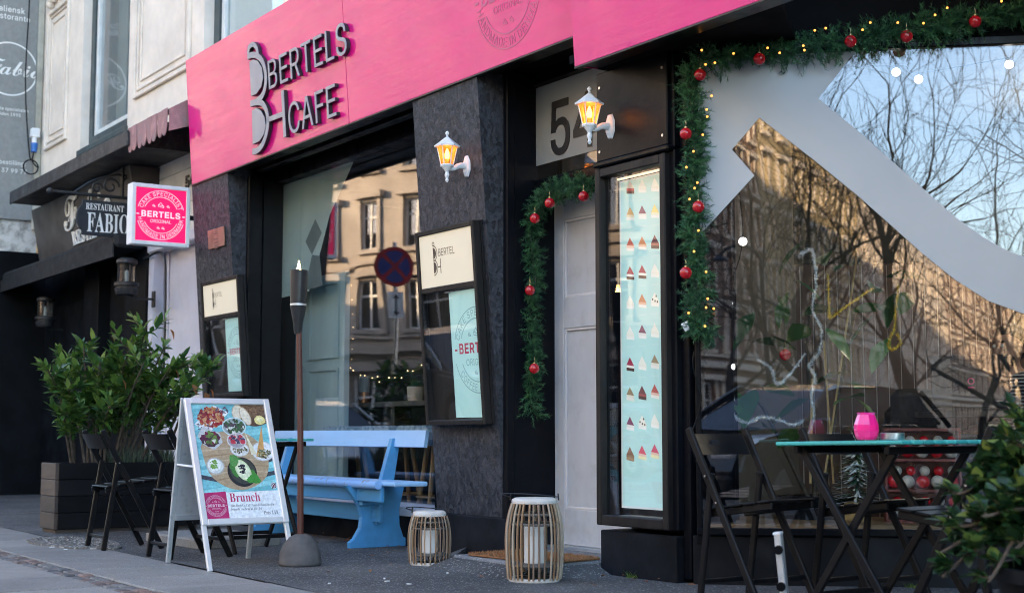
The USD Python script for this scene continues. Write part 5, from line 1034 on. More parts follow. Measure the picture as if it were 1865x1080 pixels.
# ------------------------------------------------------------------ fir garlands, baubles and fairy lights
leafy("fir_dark", (.018, .075, .036), (.03, .11, .05), .12, .5, 30); leafy("fir_mid", (.045, .17, .065), (.08, .23, .09), .15, .5, 30)
pbr("bauble_red", (.40, .008, .015), .16, .05, 20, coat=.6, rvar=.05); pbr("bauble_cap", (.5, .38, .2), .3, metal=.8); pbr("wire_green", (.01, .03, .015), .6)
glow("fairy_bulb", (1.0, .36, .06), .38, (.3, .15, .05))
def garland(label, path, R, seed, density=95):
    r = np.random.default_rng(seed); P = smooth_path(path, 160); seg = np.linalg.norm(np.diff(P, axis=0), axis=1); cum = np.r_[0, np.cumsum(seg)]; tot = cum[-1]
    t = thing("fir_garland", label, "garland", P[0])
    part(t, "wire", tube(P[::4], .006, 5), "wire_green")
    for nm, share, mat in (("needles", .55, "fir_dark"), ("needles", .45, "fir_mid")):
        vs = []
        for _ in range(int(tot * density * share * 1.0)):
            s = r.uniform(0, tot); i = min(int(np.searchsorted(cum, s)), len(P) - 1); i0 = max(i - 1, 0); p = P[i]; d = P[min(i + 1, len(P) - 1)] - P[i0]; d /= np.linalg.norm(d)
            q = r.normal(size=3); q -= d * (q @ d) * .6; q /= np.linalg.norm(q); q = q * .85 + d * r.uniform(-.5, .8); q /= np.linalg.norm(q); ln = R * r.uniform(.55, 1.15) * (.62 + .75 * float(meshkit.noise(np.array([s * 7.0, seed * 3.3, 0.0]), seed)))
            e = p + q * ln + np.array([0, 0, -.15 * ln]); n = 26
            for k in range(n):
                f = .15 + .85 * k / n; o = p + (e - p) * f; a = r.uniform(0, 6.283); s1 = np.cross(q, [.3, .2, 1]); s1 /= np.linalg.norm(s1); s2 = np.cross(q, s1)
                nd = q * .75 + (s1 * math.cos(a) + s2 * math.sin(a)) * .8; nd /= np.linalg.norm(nd); w = np.cross(nd, r.normal(size=3)); w /= np.linalg.norm(w); nl = r.uniform(.018, .030)
                vs += [o - w * .0019, o + w * .0019, o + nd * nl]
        part(t, nm, trimesh.Trimesh(np.array(vs), np.arange(len(vs)).reshape(-1, 3), process=False), mat, kind="stuff")
    return t, P
def wp(x, y, n=.07): return on_plane(x, y, W0 + WF.n * n, WF.n)
gw_pts = [wp(1297, 605, .06), wp(1275, 603), wp(1262, 570), wp(1273, 500), wp(1262, 440), wp(1270, 380), wp(1262, 320), wp(1272, 260), wp(1260, 200), wp(1258, 130), wp(1290, 108), wp(1345, 100), wp(1400, 96), wp(1450, 88), wp(1500, 78), wp(1550, 72), wp(1620, 58), wp(1690, 48), wp(1760, 38), wp(1870, 18), wp(2000, -5)]
garland("green fir garland hung with lights along the top and left of the angled window", gw_pts, .095, 3, 560)
def dp(x, y, yy=.17): return at(x, y, "y", yy)
gd_pts = [dp(1082, 338), dp(1050, 335), dp(1012, 345), dp(982, 370), dp(968, 410), dp(970, 470), dp(976, 520), dp(965, 560), dp(966, 620), dp(974, 660), dp(966, 700), dp(968, 752)]
garland("green fir garland round the top and left of the cafe door", gd_pts, .085, 4, 520)
def bauble(label, p, rr=.031, first=[]):
    p = np.asarray(p, float)
    if not first:
        t = thing("bauble", label, "bauble", p, 0, "red baubles hung in the fir garlands"); part(t, "globe", ball((0, 0, 0), rr, 3), "bauble_red", local=True, smooth=True); part(t, "cap", tube([(0, 0, rr * .92), (0, 0, rr * 1.16)], rr * .22, 10), "bauble_cap", local=True)
        part(t, "hook", tube([(0, 0, rr * 1.1), (.003, 0, rr * 1.6), (0, 0, rr * 2.2)], .0012, 4), "bauble_cap", local=True); first.append(t)
    else: dup(first[0], p, 0, label, "bauble", "red baubles hung in the fir garlands")
for (x, y), s in (((1275, 137), "red bauble at the corner where the window garland turns along the top"), ((1249, 244), "upper middle red bauble on the window garland's hanging strand, level with the coach lantern arm"), ((1272, 377), "lower middle red bauble on the window garland's hanging strand"), ((1249, 497), "lowest red bauble on the window garland's hanging strand"), ((1383, 108), "first red bauble along the garland over the angled window, above the notch"), ((1549, 76), "red bauble over the window where the white graphic ends at the top"), ((1651, 67), "red bauble over the blue part of the window's reflection"), ((1776, 40), "dim red bauble at the top right end of the window garland")): bauble(s, wp(x, y, .14))
for (x, y), s in (((1063, 358), "red bauble on the door garland closest to the cake menu"), ((1001, 370), "red bauble at the top left bend of the door garland"), ((974, 398), "red bauble on the door garland just below its bend"), ((965, 529), "red bauble halfway down the door garland"), ((973, 671), "lowest red bauble on the door garland")): bauble(s, dp(x, y, .09))
sl = thing("fairy_lights", "warm white fairy lights wound through the garland of the angled window", "string lights", wp(1260, 400))
bulbs = [(1278, 92), (1285, 118), (1296, 175), (1287, 200), (1288, 213), (1280, 246), (1263, 276), (1250, 305), (1270, 333), (1265, 343), (1256, 363), (1272, 420), (1264, 458), (1286, 495), (1289, 544), (1254, 570), (1284, 594), (1302, 115), (1336, 98), (1357, 64), (1380, 58), (1398, 88), (1420, 97), (1463, 84), (1465, 92), (1484, 56), (1504, 52), (1571, 55), (1585, 42), (1635, 42), (1682, 43), (1703, 28), (1725, 15), (1824, 3), (1300, 562), (1286, 560)]
for x, y in bulbs: part(sl, "bulb", ball(wp(x, y, .15), .0062, 1), "fairy_bulb", smooth=True)
r = np.random.default_rng(8); part(sl, "wire", tube(smooth_path([p + r.normal(size=3) * .02 for p in gw_pts[1:]], 90), .0022, 4), "wire_green")
pbr("tag_paper", (.75, .76, .78), .6); solo("garland_tag", [WF.box(0, .035, 0, .05, 0, .0015) if False else hull([wp(1240, 590, .10), wp(1252, 584, .10), wp(1248, 604, .10), wp(1256, 600, .10), wp(1240, 590, .098), wp(1252, 584, .098), wp(1248, 604, .098), wp(1256, 600, .098)])], "tag_paper", "small white paper tag at the lower end of the window garland", "tag")
solo("light_cable", tube(smooth_path([wp(1264, 640, .05), wp(1262, 665, .05), wp(1270, 700, .04), wp(1277, 725, .04), wp(1268, 765, .04), wp(1258, 800, .05), wp(1270, 850, .05)], 50), .0032, 5), "black_satin", "thin dark lead of the fairy lights hanging down the corner post", "cable")

# ------------------------------------------------------------------ inside the cafe
rm = thing("cafe_room", "dim cafe room seen through the shop windows", "room", (-8, 2, 0))
RP = Polygon([(-12, .5), (-5.17, .5), (-3.72, 2.12), (-3.6, 2.41), (3, 2.41), (3, 7.5), (-12, 7.5)]); FZ = Fr((0, 0, 0), (1, 0, 0), (0, 1, 0))
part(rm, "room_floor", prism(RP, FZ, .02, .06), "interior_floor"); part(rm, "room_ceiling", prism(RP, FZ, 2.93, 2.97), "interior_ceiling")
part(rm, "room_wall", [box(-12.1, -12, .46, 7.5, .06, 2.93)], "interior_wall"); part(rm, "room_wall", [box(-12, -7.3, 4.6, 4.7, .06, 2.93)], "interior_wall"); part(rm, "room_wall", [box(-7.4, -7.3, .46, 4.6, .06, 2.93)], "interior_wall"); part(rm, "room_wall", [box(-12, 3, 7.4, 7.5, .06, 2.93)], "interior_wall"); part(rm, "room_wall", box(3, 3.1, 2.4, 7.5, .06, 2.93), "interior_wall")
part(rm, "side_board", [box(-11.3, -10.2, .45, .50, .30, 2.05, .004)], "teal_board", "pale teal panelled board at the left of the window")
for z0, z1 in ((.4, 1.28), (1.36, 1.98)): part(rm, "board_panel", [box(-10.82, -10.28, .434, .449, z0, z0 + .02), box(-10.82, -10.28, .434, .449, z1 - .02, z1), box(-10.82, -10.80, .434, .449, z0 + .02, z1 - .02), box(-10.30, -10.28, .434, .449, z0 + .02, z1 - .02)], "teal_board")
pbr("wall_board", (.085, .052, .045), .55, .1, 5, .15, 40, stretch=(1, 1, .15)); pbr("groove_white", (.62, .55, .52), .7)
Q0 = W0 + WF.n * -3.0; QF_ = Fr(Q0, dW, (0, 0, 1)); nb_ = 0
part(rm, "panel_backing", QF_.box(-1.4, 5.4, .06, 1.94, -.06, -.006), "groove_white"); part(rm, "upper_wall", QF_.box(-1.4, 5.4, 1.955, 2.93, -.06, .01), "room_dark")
for k in range(78):
    u = -1.35 + k * .086; part(rm, "wall_plank", QF_.box(u + .0035, u + .0825, .06, 1.953, -.008, 0, .001), "wall_board")
# counter with pots in the left window
pbr("oak", (.20, .115, .06), .5, .2, 8, .2, 40, stretch=(.2, 1, 1)); pbr("wood_leg", (.42, .24, .11), .45, .15, 8, stretch=(1, 1, .2)); pbr("dark_plank", (.05, .04, .033), .5, .3, 8, .2, 30, stretch=(.2, 1, 1)); pbr("clay_pot", (.45, .34, .26), .8, .1, 12, .2, 60); leafy("succulent", (.06, .16, .09), (.09, .2, .12), .1, .5)
bt = thing("bar_table", "dark plank bar table inside the left shop window", "table", (-10.2, .75, 0))
part(bt, "top", box(-11.25, -8.6, .62, .95, .96, 1.0, .004), "dark_plank")
for x in (-10.95, -9.85, -8.8): part(bt, "leg", [box(x - .03, x + .03, .70, .86, .06, .958, .004)], "dark_plank")
def pot(label, x, y, z, s=1.0):
    t = thing("potted_succulent", label, "potted plant", (x, y, z), 0, "small potted succulents in the window")
    part(t, "pot", lathe([(0, 0), (.055 * s, 0), (.062 * s, .10 * s), (.054 * s, .10 * s), (.05 * s, .085 * s), (0, .085 * s)], 20, (x, y, z)), "clay_pot", smooth=40)
    ls = []
    for k in range(22):
        v, fc = leaf_shape(.075 * s, .02 * s, -.1, .4); a = k * 2.4; ls.append((orient(v, (x, y, z + .08 * s), (math.cos(a) * (.5 + .03 * k), math.sin(a) * (.5 + .03 * k), 1.1 - .03 * k), np.array([0, 0, 1.])), fc))
    part(t, "rosette", join(ls), "succulent", smooth=True)
x_, y_ = at(612, 726, "y", .72)[:2]; pot("clay pot with a spiky succulent on the left half of the bar table", x_, y_, 1.0, 1.1); x_, y_ = at(757, 722, "y", .72)[:2]; pot("clay pot with a spiky succulent beside the right window jamb", x_, y_, 1.0, 1.1)
vx, vy = at(663, 728, "y", .74)[:2]; pbr("copper_vase", (.55, .25, .14), .25, metal=.9); vs_ = thing("candle_glass", "tall copper and smoked glass candle holder between the two pots", "candle holder", (vx, vy, 1.0))
part(vs_, "foot", lathe([(0, 0), (.045, 0), (.045, .09), (0, .09)], 20, (vx, vy, 1.0)), "copper_vase", smooth=40); part(vs_, "glass", lathe([(.044, .09), (.044, .22)], 20, (vx, vy, 1.0)), "frosted", smooth=40)
def stool(label, x, y):
    t = thing("bar_stool", label, "stool", (x, y, .06), 0)
    part(t, "seat", lathe([(0, .62), (.17, .62), (.175, .635), (.17, .655), (0, .66)], 20, (x, y, .06)), "wood_leg")
    for a in (.6, 2.2, 3.7, 5.3): part(t, "leg", tube([(x + .10 * math.cos(a), y + .10 * math.sin(a), .68), (x + .21 * math.cos(a), y + .21 * math.sin(a), .06)], [.02, .015], 8), "wood_leg")
    part(t, "ring", tube([(x + .17 * math.cos(q), y + .17 * math.sin(q), .30) for q in np.linspace(0, 6.283, 25)], .008, 6), "wood_leg")
stool("light wooden bar stool inside, leftmost under the dark plank table", -10.35, .60); stool("light wooden bar stool inside, seen through the middle of the bench back", -9.55, .60); stool("light wooden bar stool inside, next to the right pillar", -8.95, .60)
pbr("cushion_blue", (.09, .17, .26), .9, .5, 24, .3, 80, col2=(.45, .52, .56))
cu = [hull([(x + sx * .24, .47 + sy * .14, .74 + sz) for sx in (-1, -.8, .8, 1) for sy in (-1, 1) for sz in ((-.07, .07) if abs(sx) < .9 else (-.03, .03))]) for x in (-10.1, -9.45, -8.9)]
for k, c in enumerate(cu): solo("window_cushion", c, "cushion_blue", ("blue patterned cushion behind the bench back, nearest the torch pole", "blue patterned cushion behind the middle of the bench back", "blue patterned cushion behind the right end of the bench back")[k], "cushion", "cushions in the shop window")
glow("small_bulb", (1.0, .62, .28), 1.2)
ls_ = thing("indoor_fairy_lights", "sagging string of tiny lights inside the left shop window", "string lights", at(690, 670, "y", .9)); pth = smooth_path([at(x, y, "y", .9) for x, y in ((612, 640), (640, 672), (680, 690), (720, 688), (768, 668), (800, 650))], 40); part(ls_, "wire", tube(pth, .002, 4), "wire_green")
r = np.random.default_rng(2)
for k in range(1, 39, 2): part(ls_, "bulb", ball(pth[k] + r.normal(size=3) * .012, .0042, 1), "small_bulb")
pth2 = smooth_path([at(x, y, "y", 1.4) for x, y in ((640, 520), (643, 600), (640, 660))], 20)
for k in range(0, 20, 3): part(ls_, "bulb", ball(pth2[k], .0035, 1), "small_bulb")
glow("pendant_shade", (1.0, .7, .5), .25, (.7, .45, .38))
pxx = at(617, 585, "y", 1.6); pn = thing("pendant_lamp", "round copper pink pendant lamp hanging inside the left window", "lamp", pxx); part(pn, "shade", lathe([(.02, .05), (.10, .0), (.115, -.05), (.10, -.05)], 24, pxx), "pendant_shade", smooth=True); part(pn, "cord", tube([pxx + [0, 0, .05], [pxx[0], pxx[1], 2.93]], .004, 5), "black_satin")
# big window: rubber plant, tinsel, globes, sofa, ornaments, little snowy tree, seated person
leafy("fig_dark", (.03, .10, .035), (.05, .14, .05), .15, .22, 3); leafy("fig_mid", (.07, .2, .06), (.11, .25, .09), .3, .25, 3)
def ip(x, y, n): return on_plane(x, y, W0 + WF.n * n, WF.n)
pl_ = thing("rubber_plant", "tall rubber plant with big dark leaves behind the angled window", "potted plant", ip(1485, 930, -.6)); pbase = ip(1485, 905, -.6); pbase[2] = .10
part(pl_, "pot", lathe([(0, 0), (.17, 0), (.20, .30), (.205, .32), (.185, .32), (.18, .27), (0, .27)], 26, pbase), "plinth_black", smooth=40)
trk = [[pbase + [0, 0, .27], ip(1478, 760, -.6), ip(1470, 620, -.58), ip(1490, 500, -.6)], [pbase + [.03, .02, .27], ip(1530, 700, -.65), ip(1560, 560, -.7), ip(1600, 480, -.7)], [pbase + [-.03, 0, .27], ip(1400, 760, -.45), ip(1370, 720, -.4)]]
part(pl_, "stems", join([tube(smooth_path(k, 24), np.linspace(.014, .007, 24), 6) for k in trk]), "twig", smooth=True)
r = np.random.default_rng(77)
LV = [(1440, 460, .24), (1500, 465, .22), (1540, 480, .22), (1595, 520, .22), (1640, 500, .2), (1300, 605, .26), (1345, 600, .30), (1420, 560, .24), (1400, 620, .26), (1460, 600, .24), (1560, 600, .26), (1600, 640, .24), (1500, 560, .25), (1340, 720, .26), (1360, 735, .28), (1410, 705, .22), (1440, 740, .24), (1550, 720, .26), (1570, 700, .24), (1580, 740, .22), (1520, 680, .24), (1440, 790, .22), (1400, 775, .2), (1430, 560, .2), (1620, 560, .22), (1650, 545, .2), (1470, 520, .2), (1580, 560, .2), (1370, 780, .18), (1530, 620, .22)]
for k, (x, y, s) in enumerate(LV):
    o = ip(x, y, -.3 - r.uniform(0, .25)); a = r.uniform(0, 6.28); v, fc = leaf_shape(s, s * .5, .25, .18); d = np.array([math.cos(a), math.sin(a), r.uniform(-.9, .3)]); part(pl_, "leaf", (orient(v, o - d * s * .4, d, np.array([0, 0, 1.]), r.uniform(-.6, .6)), fc), ("fig_dark", "fig_mid")[k % 2], smooth=True)
pbr("bamboo", (.45, .30, .14), .5); part(pl_, "stake", [tube([ip(1500, 880, -.55), ip(1560, 470, -.6)], .006, 6)], "bamboo"); part(pl_, "stake", [tube([ip(1476, 880, -.55), ip(1479, 690, -.58)], .008, 6)], "bamboo"); part(pl_, "stake", [tube([ip(1518, 880, -.55), ip(1500, 620, -.58)], .006, 6)], "bamboo")
pbr("tinsel_silver", (.9, .92, .95), .2, metal=.8, spec=.8); pbr("tinsel_gold", (.85, .58, .08), .2, metal=.7)
def tinsel(label, pts, mat, R, seed):
    P = smooth_path(pts, 80); r = np.random.default_rng(seed); vs = []; L = np.linalg.norm(np.diff(P, axis=0), axis=1).sum()
    for _ in range(int(L * 2600)):
        p = P[r.integers(len(P))] + r.normal(size=3) * .004; d = r.normal(size=3); d /= np.linalg.norm(d); w = np.cross(d, r.normal(size=3)); w /= np.linalg.norm(w); vs += [p - w * .0016, p + w * .0016, p + d * R * r.uniform(.5, 1.1)]
    t = thing("tinsel", label, "tinsel", P[0]); part(t, "strands", trimesh.Trimesh(np.array(vs), np.arange(len(vs)).reshape(-1, 3), process=False), mat, kind="stuff"); part(t, "core", tube(P, .002, 4), mat)
T_ = lambda pts, n=-.16: [ip(x, y, n) for x, y in pts]
tinsel("silver tinsel winding all the way down the rubber plant's main stem", T_([(1460, 462), (1478, 455), (1484, 480), (1486, 520), (1480, 565), (1496, 600), (1492, 640), (1474, 665), (1484, 685), (1478, 720), (1482, 755), (1472, 790), (1456, 815)]), "tinsel_silver", .013, 1)
tinsel("silver tinsel in a V shape left of the rubber plant", T_([(1380, 655), (1405, 672), (1412, 695), (1422, 697), (1440, 680), (1465, 645)]), "tinsel_silver", .014, 2)
tinsel("silver tinsel curling over the rubber plant's lowest leaves", T_([(1335, 724), (1330, 742), (1342, 761), (1362, 770), (1388, 759), (1414, 764), (1444, 773), (1462, 766)]), "tinsel_silver", .013, 3)
tinsel("gold tinsel hanging in a zigzag from the rubber plant's top", T_([(1508, 500), (1510, 560), (1512, 578), (1525, 570), (1560, 545), (1590, 525)]), "tinsel_gold", .010, 4)
tinsel("gold tinsel ending in a loop beside the panelled wall", T_([(1636, 520), (1632, 560), (1628, 600), (1618, 625), (1625, 637), (1640, 625), (1634, 608)]), "tinsel_gold", .010, 5)
glow("globe_warm", (1.0, .9, .82), 1.0, (.55, .52, .5)); gl = thing("globe_lights", "string of frosted round globe lights inside the angled window", "string lights", ip(1327, 553, -.2)); gp_ = [(1838, 118), (1673, 145), (1632, 132), (1435, 150), (1340, 220), (1353, 440), (1327, 553), (1331, 668)]
GP = [ip(x, y, -.16) for x, y in gp_]; part(gl, "cord", tube(smooth_path([p + [0, 0, .035] for p in GP], 80), .003, 5), "black_satin")
for p in GP: part(gl, "globe", ball(p, .022, 2), "globe_warm", smooth=True)
for (x, y), s in (((1430, 646), "red bauble inside the angled window, beside the silver V of tinsel"),): bauble(s, ip(x, y, -.3), )
glow("lamp_white", (1.0, .80, .58), 36.0); glow("lamp_orange", (1.0, .45, .14), 1.0)
for k, (u_, n_, z_, m_) in enumerate(((2.45, -1.3, 2.45, "lamp_white"), (3.3, -2.3, 2.45, "lamp_white"), (2.3, -2.2, 2.5, "lamp_white"))):
    c = WF.p(u_, z_, n_); q = thing("pendant_lamp", ("added unseen fill globe inside, nearest the angled window's far end", "added unseen fill globe deep inside at the far right", "added unseen fill globe over the panelled wall's corner")[k], "lamp", c); part(q, "globe", ball(c, .05, 2), m_, smooth=True); part(q, "cord", tube([c + [0, 0, .05], [c[0], c[1], 2.93]], .004, 5), "black_satin")  # unseen lamps added to brighten the panelled wall and plants
c = ip(1760, 63, -.5); q = thing("pendant_lamp", "small orange lit lamp high behind the angled window, beside the last bauble", "lamp", c); part(q, "globe", ball(c, .028, 2), "lamp_orange", smooth=True); part(q, "cord", tube([c + [0, 0, .028], [c[0], c[1], 2.93]], .003, 5), "black_satin")
pbr("sofa_dark", (.016, .017, .018), .8, .3, 30, .3, 90); so = thing("sofa", "dark padded sofa back inside, against the panelled wall", "sofa", ip(1670, 800, -1.5)); SFm = Fr(W0 + WF.n * -1.6, dW, (0, 0, 1)); ua = (ip(1615, 800, -1.6) - W0) @ WF.u; part(so, "back", SFm.box(ua, ua + .95, .45, .93, -.16, 0, .05), "sofa_dark"); part(so, "cushion", SFm.box(ua + .02, ua + .55, .66, 1.02, .01, .12, .045), "sofa_dark"); part(so, "seat", SFm.box(ua, ua + .95, .06, .47, -.1, .5, .05), "sofa_dark")
pbr("laptop_dark", (.012, .012, .014), .35); lp = thing("laptop", "open dark laptop in front of the person in the striped top", "laptop", ip(1770, 740, -1.1)); LP = Fr(ip(1770, 742, -1.1), dW * .9 + WF.n * .25, (0, 0, 1)); part(lp, "screen", LP.box(-.22, .21, .0, .30, -.012, 0, .004), "laptop_dark"); part(lp, "base", LP.box(-.22, .21, -.02, -.003, -.28, -.0, .004), "laptop_dark"); part(lp, "lid_mark", prism(union_all([ring(.016, .006, (0.0, .15)), rect(-.018, .018, .11, .118)]), LP, .0005, .0015), "pink_edge")
ta_ = thing("cafe_table", "small dark cafe table under the laptop", "table", ip(1780, 760, -1.2)); tc = ip(1790, 750, -1.25); tz = LP.o[2] - .022; part(ta_, "top", lathe([(0, tz - .03), (.38, tz - .03), (.38, tz), (0, tz)], 30, (tc[0], tc[1], 0)), "dark_plank"); part(ta_, "post", tube([(tc[0], tc[1], .06), (tc[0], tc[1], tz - .03)], .03, 10), "black_satin"); part(ta_, "foot", lathe([(0, .06), (.22, .06), (.21, .08), (0, .09)], 24, (tc[0], tc[1], 0)), "black_satin")
# ornaments for sale at the window's foot
pbr("snow_white", (.78, .80, .82), .8, .1, 20); tr_c = ip(1562, 905, -.35); mt_ = thing("snowy_tree", "little artificial fir with snowed branches in a wooden block, inside the window", "artificial tree", (tr_c[0], tr_c[1], .3)); v_, v2_ = [], []
r = np.random.default_rng(4)
for k in range(900):
    h = r.uniform(0, 1) ** .8; z = .40 + .42 * h; R = .15 * (1 - h) + .015; a = r.uniform(0, 6.28); p = np.array([tr_c[0], tr_c[1], z]); e = p + [R * math.cos(a), R * math.sin(a), -.03 + .02 * r.uniform()]; w = np.cross(e - p, [0, 0, 1.]); w = w / np.linalg.norm(w) * r.uniform(.004, .009); (v_ if r.uniform() < .55 else v2_).extend([p - w * .3, p + w * .3, e + w, p - w * .3, e + w, e - w])
part(mt_, "snowy_twigs", trimesh.Trimesh(np.array(v_), np.arange(len(v_)).reshape(-1, 3), process=False), "snow_white", kind="stuff"); part(mt_, "green_twigs", trimesh.Trimesh(np.array(v2_), np.arange(len(v2_)).reshape(-1, 3), process=False), "fir_dark", kind="stuff"); part(mt_, "block", box(tr_c[0] - .05, tr_c[0] + .05, tr_c[1] - .05, tr_c[1] + .05, .30, .40, .004), "bamboo"); part(mt_, "stem", tube([(tr_c[0], tr_c[1], .4), (tr_c[0], tr_c[1], .82)], .006, 5), "twig")
pbr("box_red", (.16, .03, .025), .5, .2, 20); pbr("ornament_white", (.40, .36, .33), .35, .1, 20); ob = ip(1680, 905, -.32); OF = Fr((ob[0], ob[1], .3), dW, (0, 0, 1)); ox = thing("ornament_box", "red box full of red and white ornaments inside the window, behind the table", "box", (ob[0], ob[1], .3)); part(ox, "tray", [OF.box(-.19, .19, k * .155, k * .155 + .012, -.05, .06) for k in range(4)] + [OF.box(-.19, -.18, 0, .48, -.05, .06), OF.box(.18, .19, 0, .48, -.05, .06), OF.box(-.19, .19, 0, .48, -.06, -.05)], "box_red")
for q in range(3):
    for k in range(5): 
        c = OF.p(-.145 + k * .073, .05 + q * .155, .01 + r.uniform(0, .02)); part(ox, "ornament", ball(c, .034, 2), ("ornament_white", "bauble_red")[(k + q) % 2], smooth=True); part(ox, "ornament", ball(OF.p(-.125 + k * .07, .105 + q * .155, .0), .026, 2), ("bauble_red", "ornament_white")[(k + q) % 2], smooth=True)
part(rm, "window_shelf", WF.box(.05, 2.7, .262, .30, -.75, -.02, .004), "oak", "pale wooden shelf inside the angled window")

# ------------------------------------------------------------------ person at the laptop
pbr("skin", (.42, .24, .17), .55, .08, 12); pbr("hair_dark", (.022, .016, .013), .6, .2, 60, .4, 150); pbr("trousers_dark", (.02, .022, .03), .85)
LOOK["striped_knit"] = usdkit.material(stage, "/World/Looks/striped_knit", {"g": ("geometry", {}), "s": ("separate_xyz", {}), "m": ("math", {"math_type": "multiply", "value2": 46.0}), "f": ("math", {"math_type": "fraction"}), "c": ("math", {"math_type": "greater_than", "value2": .62}), "mx": ("mix_color", {"a": (.022, .022, .03), "b": (.5, .5, .5)}), "p": ("principled_bsdf", {"roughness": .9})}, [("g.position", "s.vector"), ("s.z", "m.value1"), ("m.value", "f.value1"), ("f.value", "c.value1"), ("c.value", "mx.fac"), ("mx.result", "p.base_color")], surface="p.BSDF")
def chain(bones, ref=.012):
    ms = []
    for a, ra, b, rb in bones: ms.append(Manifold.hull_points(np.vstack([np.asarray(ball(a, ra, 2).vertices), np.asarray(ball(b, rb, 2).vertices)])))
    m = Manifold.batch_boolean(ms, m3.OpType.Add).refine_to_length(ref * 2); mm = m.to_mesh(); t = trimesh.Trimesh(mm.vert_properties[:, :3], mm.tri_verts, process=True); trimesh.smoothing.filter_taubin(t, iterations=12); return trimesh.Trimesh(t.vertices, t.faces, process=False)
hd = ip(1838, 632, -1.75); hz_ = hd[2]; fwd = WF.n * .55 - WF.u * .84; fwd /= np.linalg.norm(fwd); sdv = np.array([-fwd[1], fwd[0], 0])
def pp(f, s, z): return np.array([hd[0], hd[1], 0]) + fwd * f + sdv * s + np.array([0, 0, hz_ + z])
pe = thing("person", "person in a striped top and beard sitting at the laptop inside", "person", (hd[0], hd[1], .06))
body = [(pp(.0, 0, .02), .092, pp(.015, 0, -.06), .075), (pp(.03, 0, -.07), .06, pp(.045, 0, -.10), .045), (pp(-.01, 0, -.10), .055, pp(-.02, 0, -.20), .06), (pp(-.02, -.12, -.23), .075, pp(-.02, .12, -.23), .075), (pp(-.03, -.08, -.40), .12, pp(-.03, .08, -.40), .12), (pp(-.05, -.08, -.66), .12, pp(-.05, .08, -.66), .12), (pp(-.02, 0, -.22), .11, pp(-.05, 0, -.66), .12), (pp(.098, 0, -.015), .014, pp(.106, 0, -.035), .016)]
for s in (-1, 1):
    body += [(pp(-.02, s * .17, -.25), .062, pp(.08, s * .21, -.50), .045), (pp(.08, s * .21, -.50), .043, pp(.32, s * .10, -.50), .03), (pp(.32, s * .10, -.50), .032, pp(.39, s * .08, -.505), .026), (pp(-.0, s * .088, .0), .02, pp(-.005, s * .092, -.03), .015)]
    for q in range(4): body.append((pp(.39, s * .08 + (q - 1.5) * .02, -.505), .010, pp(.45 - .008 * abs(q - 1.2), s * .08 + (q - 1.5) * .023, -.52), .008))
    body.append((pp(.36, s * .08 - s * .03, -.505), .011, pp(.40, s * .08 - s * .055, -.515), .009))
    body += [(pp(-.05, s * .09, -.72), .09, pp(.38, s * .12, -.70), .065), (pp(.38, s * .12, -.70), .062, pp(.36, s * .12, -1.12 if hz_ > 1.2 else -hz_ + .14), .042), (pp(.36, s * .12, -hz_ + .12), .045, pp(.48, s * .12, -hz_ + .10), .035)]
part(pe, "body", chain(body), "skin", smooth=True)
sh_ = [(pp(-.015, 0, -.17), .066, pp(-.02, 0, -.22), .09), (pp(-.02, -.125, -.235), .083, pp(-.02, .125, -.235), .083), (pp(-.03, -.085, -.42), .13, pp(-.03, .085, -.42), .13), (pp(-.05, -.085, -.68), .132, pp(-.05, .085, -.68), .132), (pp(-.02, 0, -.24), .12, pp(-.05, 0, -.68), .135)]
for s in (-1, 1): sh_ += [(pp(-.02, s * .17, -.25), .073, pp(.08, s * .21, -.50), .056), (pp(.08, s * .21, -.50), .055, pp(.30, s * .105, -.50), .042)]
part(pe, "striped_top", chain(sh_), "striped_knit", smooth=True)
part(pe, "hair", chain([(pp(-.02, 0, .05), .094, pp(-.05, 0, .0), .085), (pp(.03, 0, .085), .05, pp(-.03, 0, .07), .08)]), "hair_dark", smooth=True)
part(pe, "beard", chain([(pp(.045, -.045, -.085), .036, pp(.045, .045, -.085), .036), (pp(.07, 0, -.10), .034, pp(.05, 0, -.12), .03)]), "hair_dark", smooth=True)
for s in (-1, 1): part(pe, "eye", ball(pp(.088, s * .032, .005), .011, 2), "white_print"); part(pe, "eyebrow", chain([(pp(.096, s * .02, .028), .006, pp(.088, s * .048, .028), .005)], .006), "hair_dark")
part(pe, "mouth", chain([(pp(.094, -.02, -.068), .006, pp(.094, .02, -.068), .006)], .006), "bauble_red")
part(pe, "trousers", chain([(pp(-.05, -.09, -.72), .105, pp(-.05, .09, -.72), .105)] + [b for s in (-1, 1) for b in ((pp(-.05, s * .09, -.73), .10, pp(.38, s * .12, -.71), .075), (pp(.38, s * .12, -.71), .072, pp(.36, s * .12, -hz_ + .18), .055))]), "trousers_dark", smooth=True)
ch_ = pp(-.05, 0, 0); st2 = thing("cafe_chair", "dark cafe chair under the seated person", "chair", (ch_[0], ch_[1], .06)); sz_ = hz_ - .83
CFm = Fr((ch_[0], ch_[1], 0), sdv, (0, 0, 1)); part(st2, "seat", CFm.box(-.2, .2, sz_ - .03, sz_, -.22, .2, .01), "dark_plank"); part(st2, "backrest", CFm.box(-.2, .2, sz_ + .15, sz_ + .42, -.30, -.28, .008) if False else CFm.box(-.2, .2, sz_ + .2, sz_ + .42, .20, .215, .006), "dark_plank")
for a in (-.18, .18):
    for b in (-.2, .18): part(st2, "leg", CFm.box(a - .015, a + .015, .06, sz_ - .031, b - .015, b + .015, .003), "dark_plank")

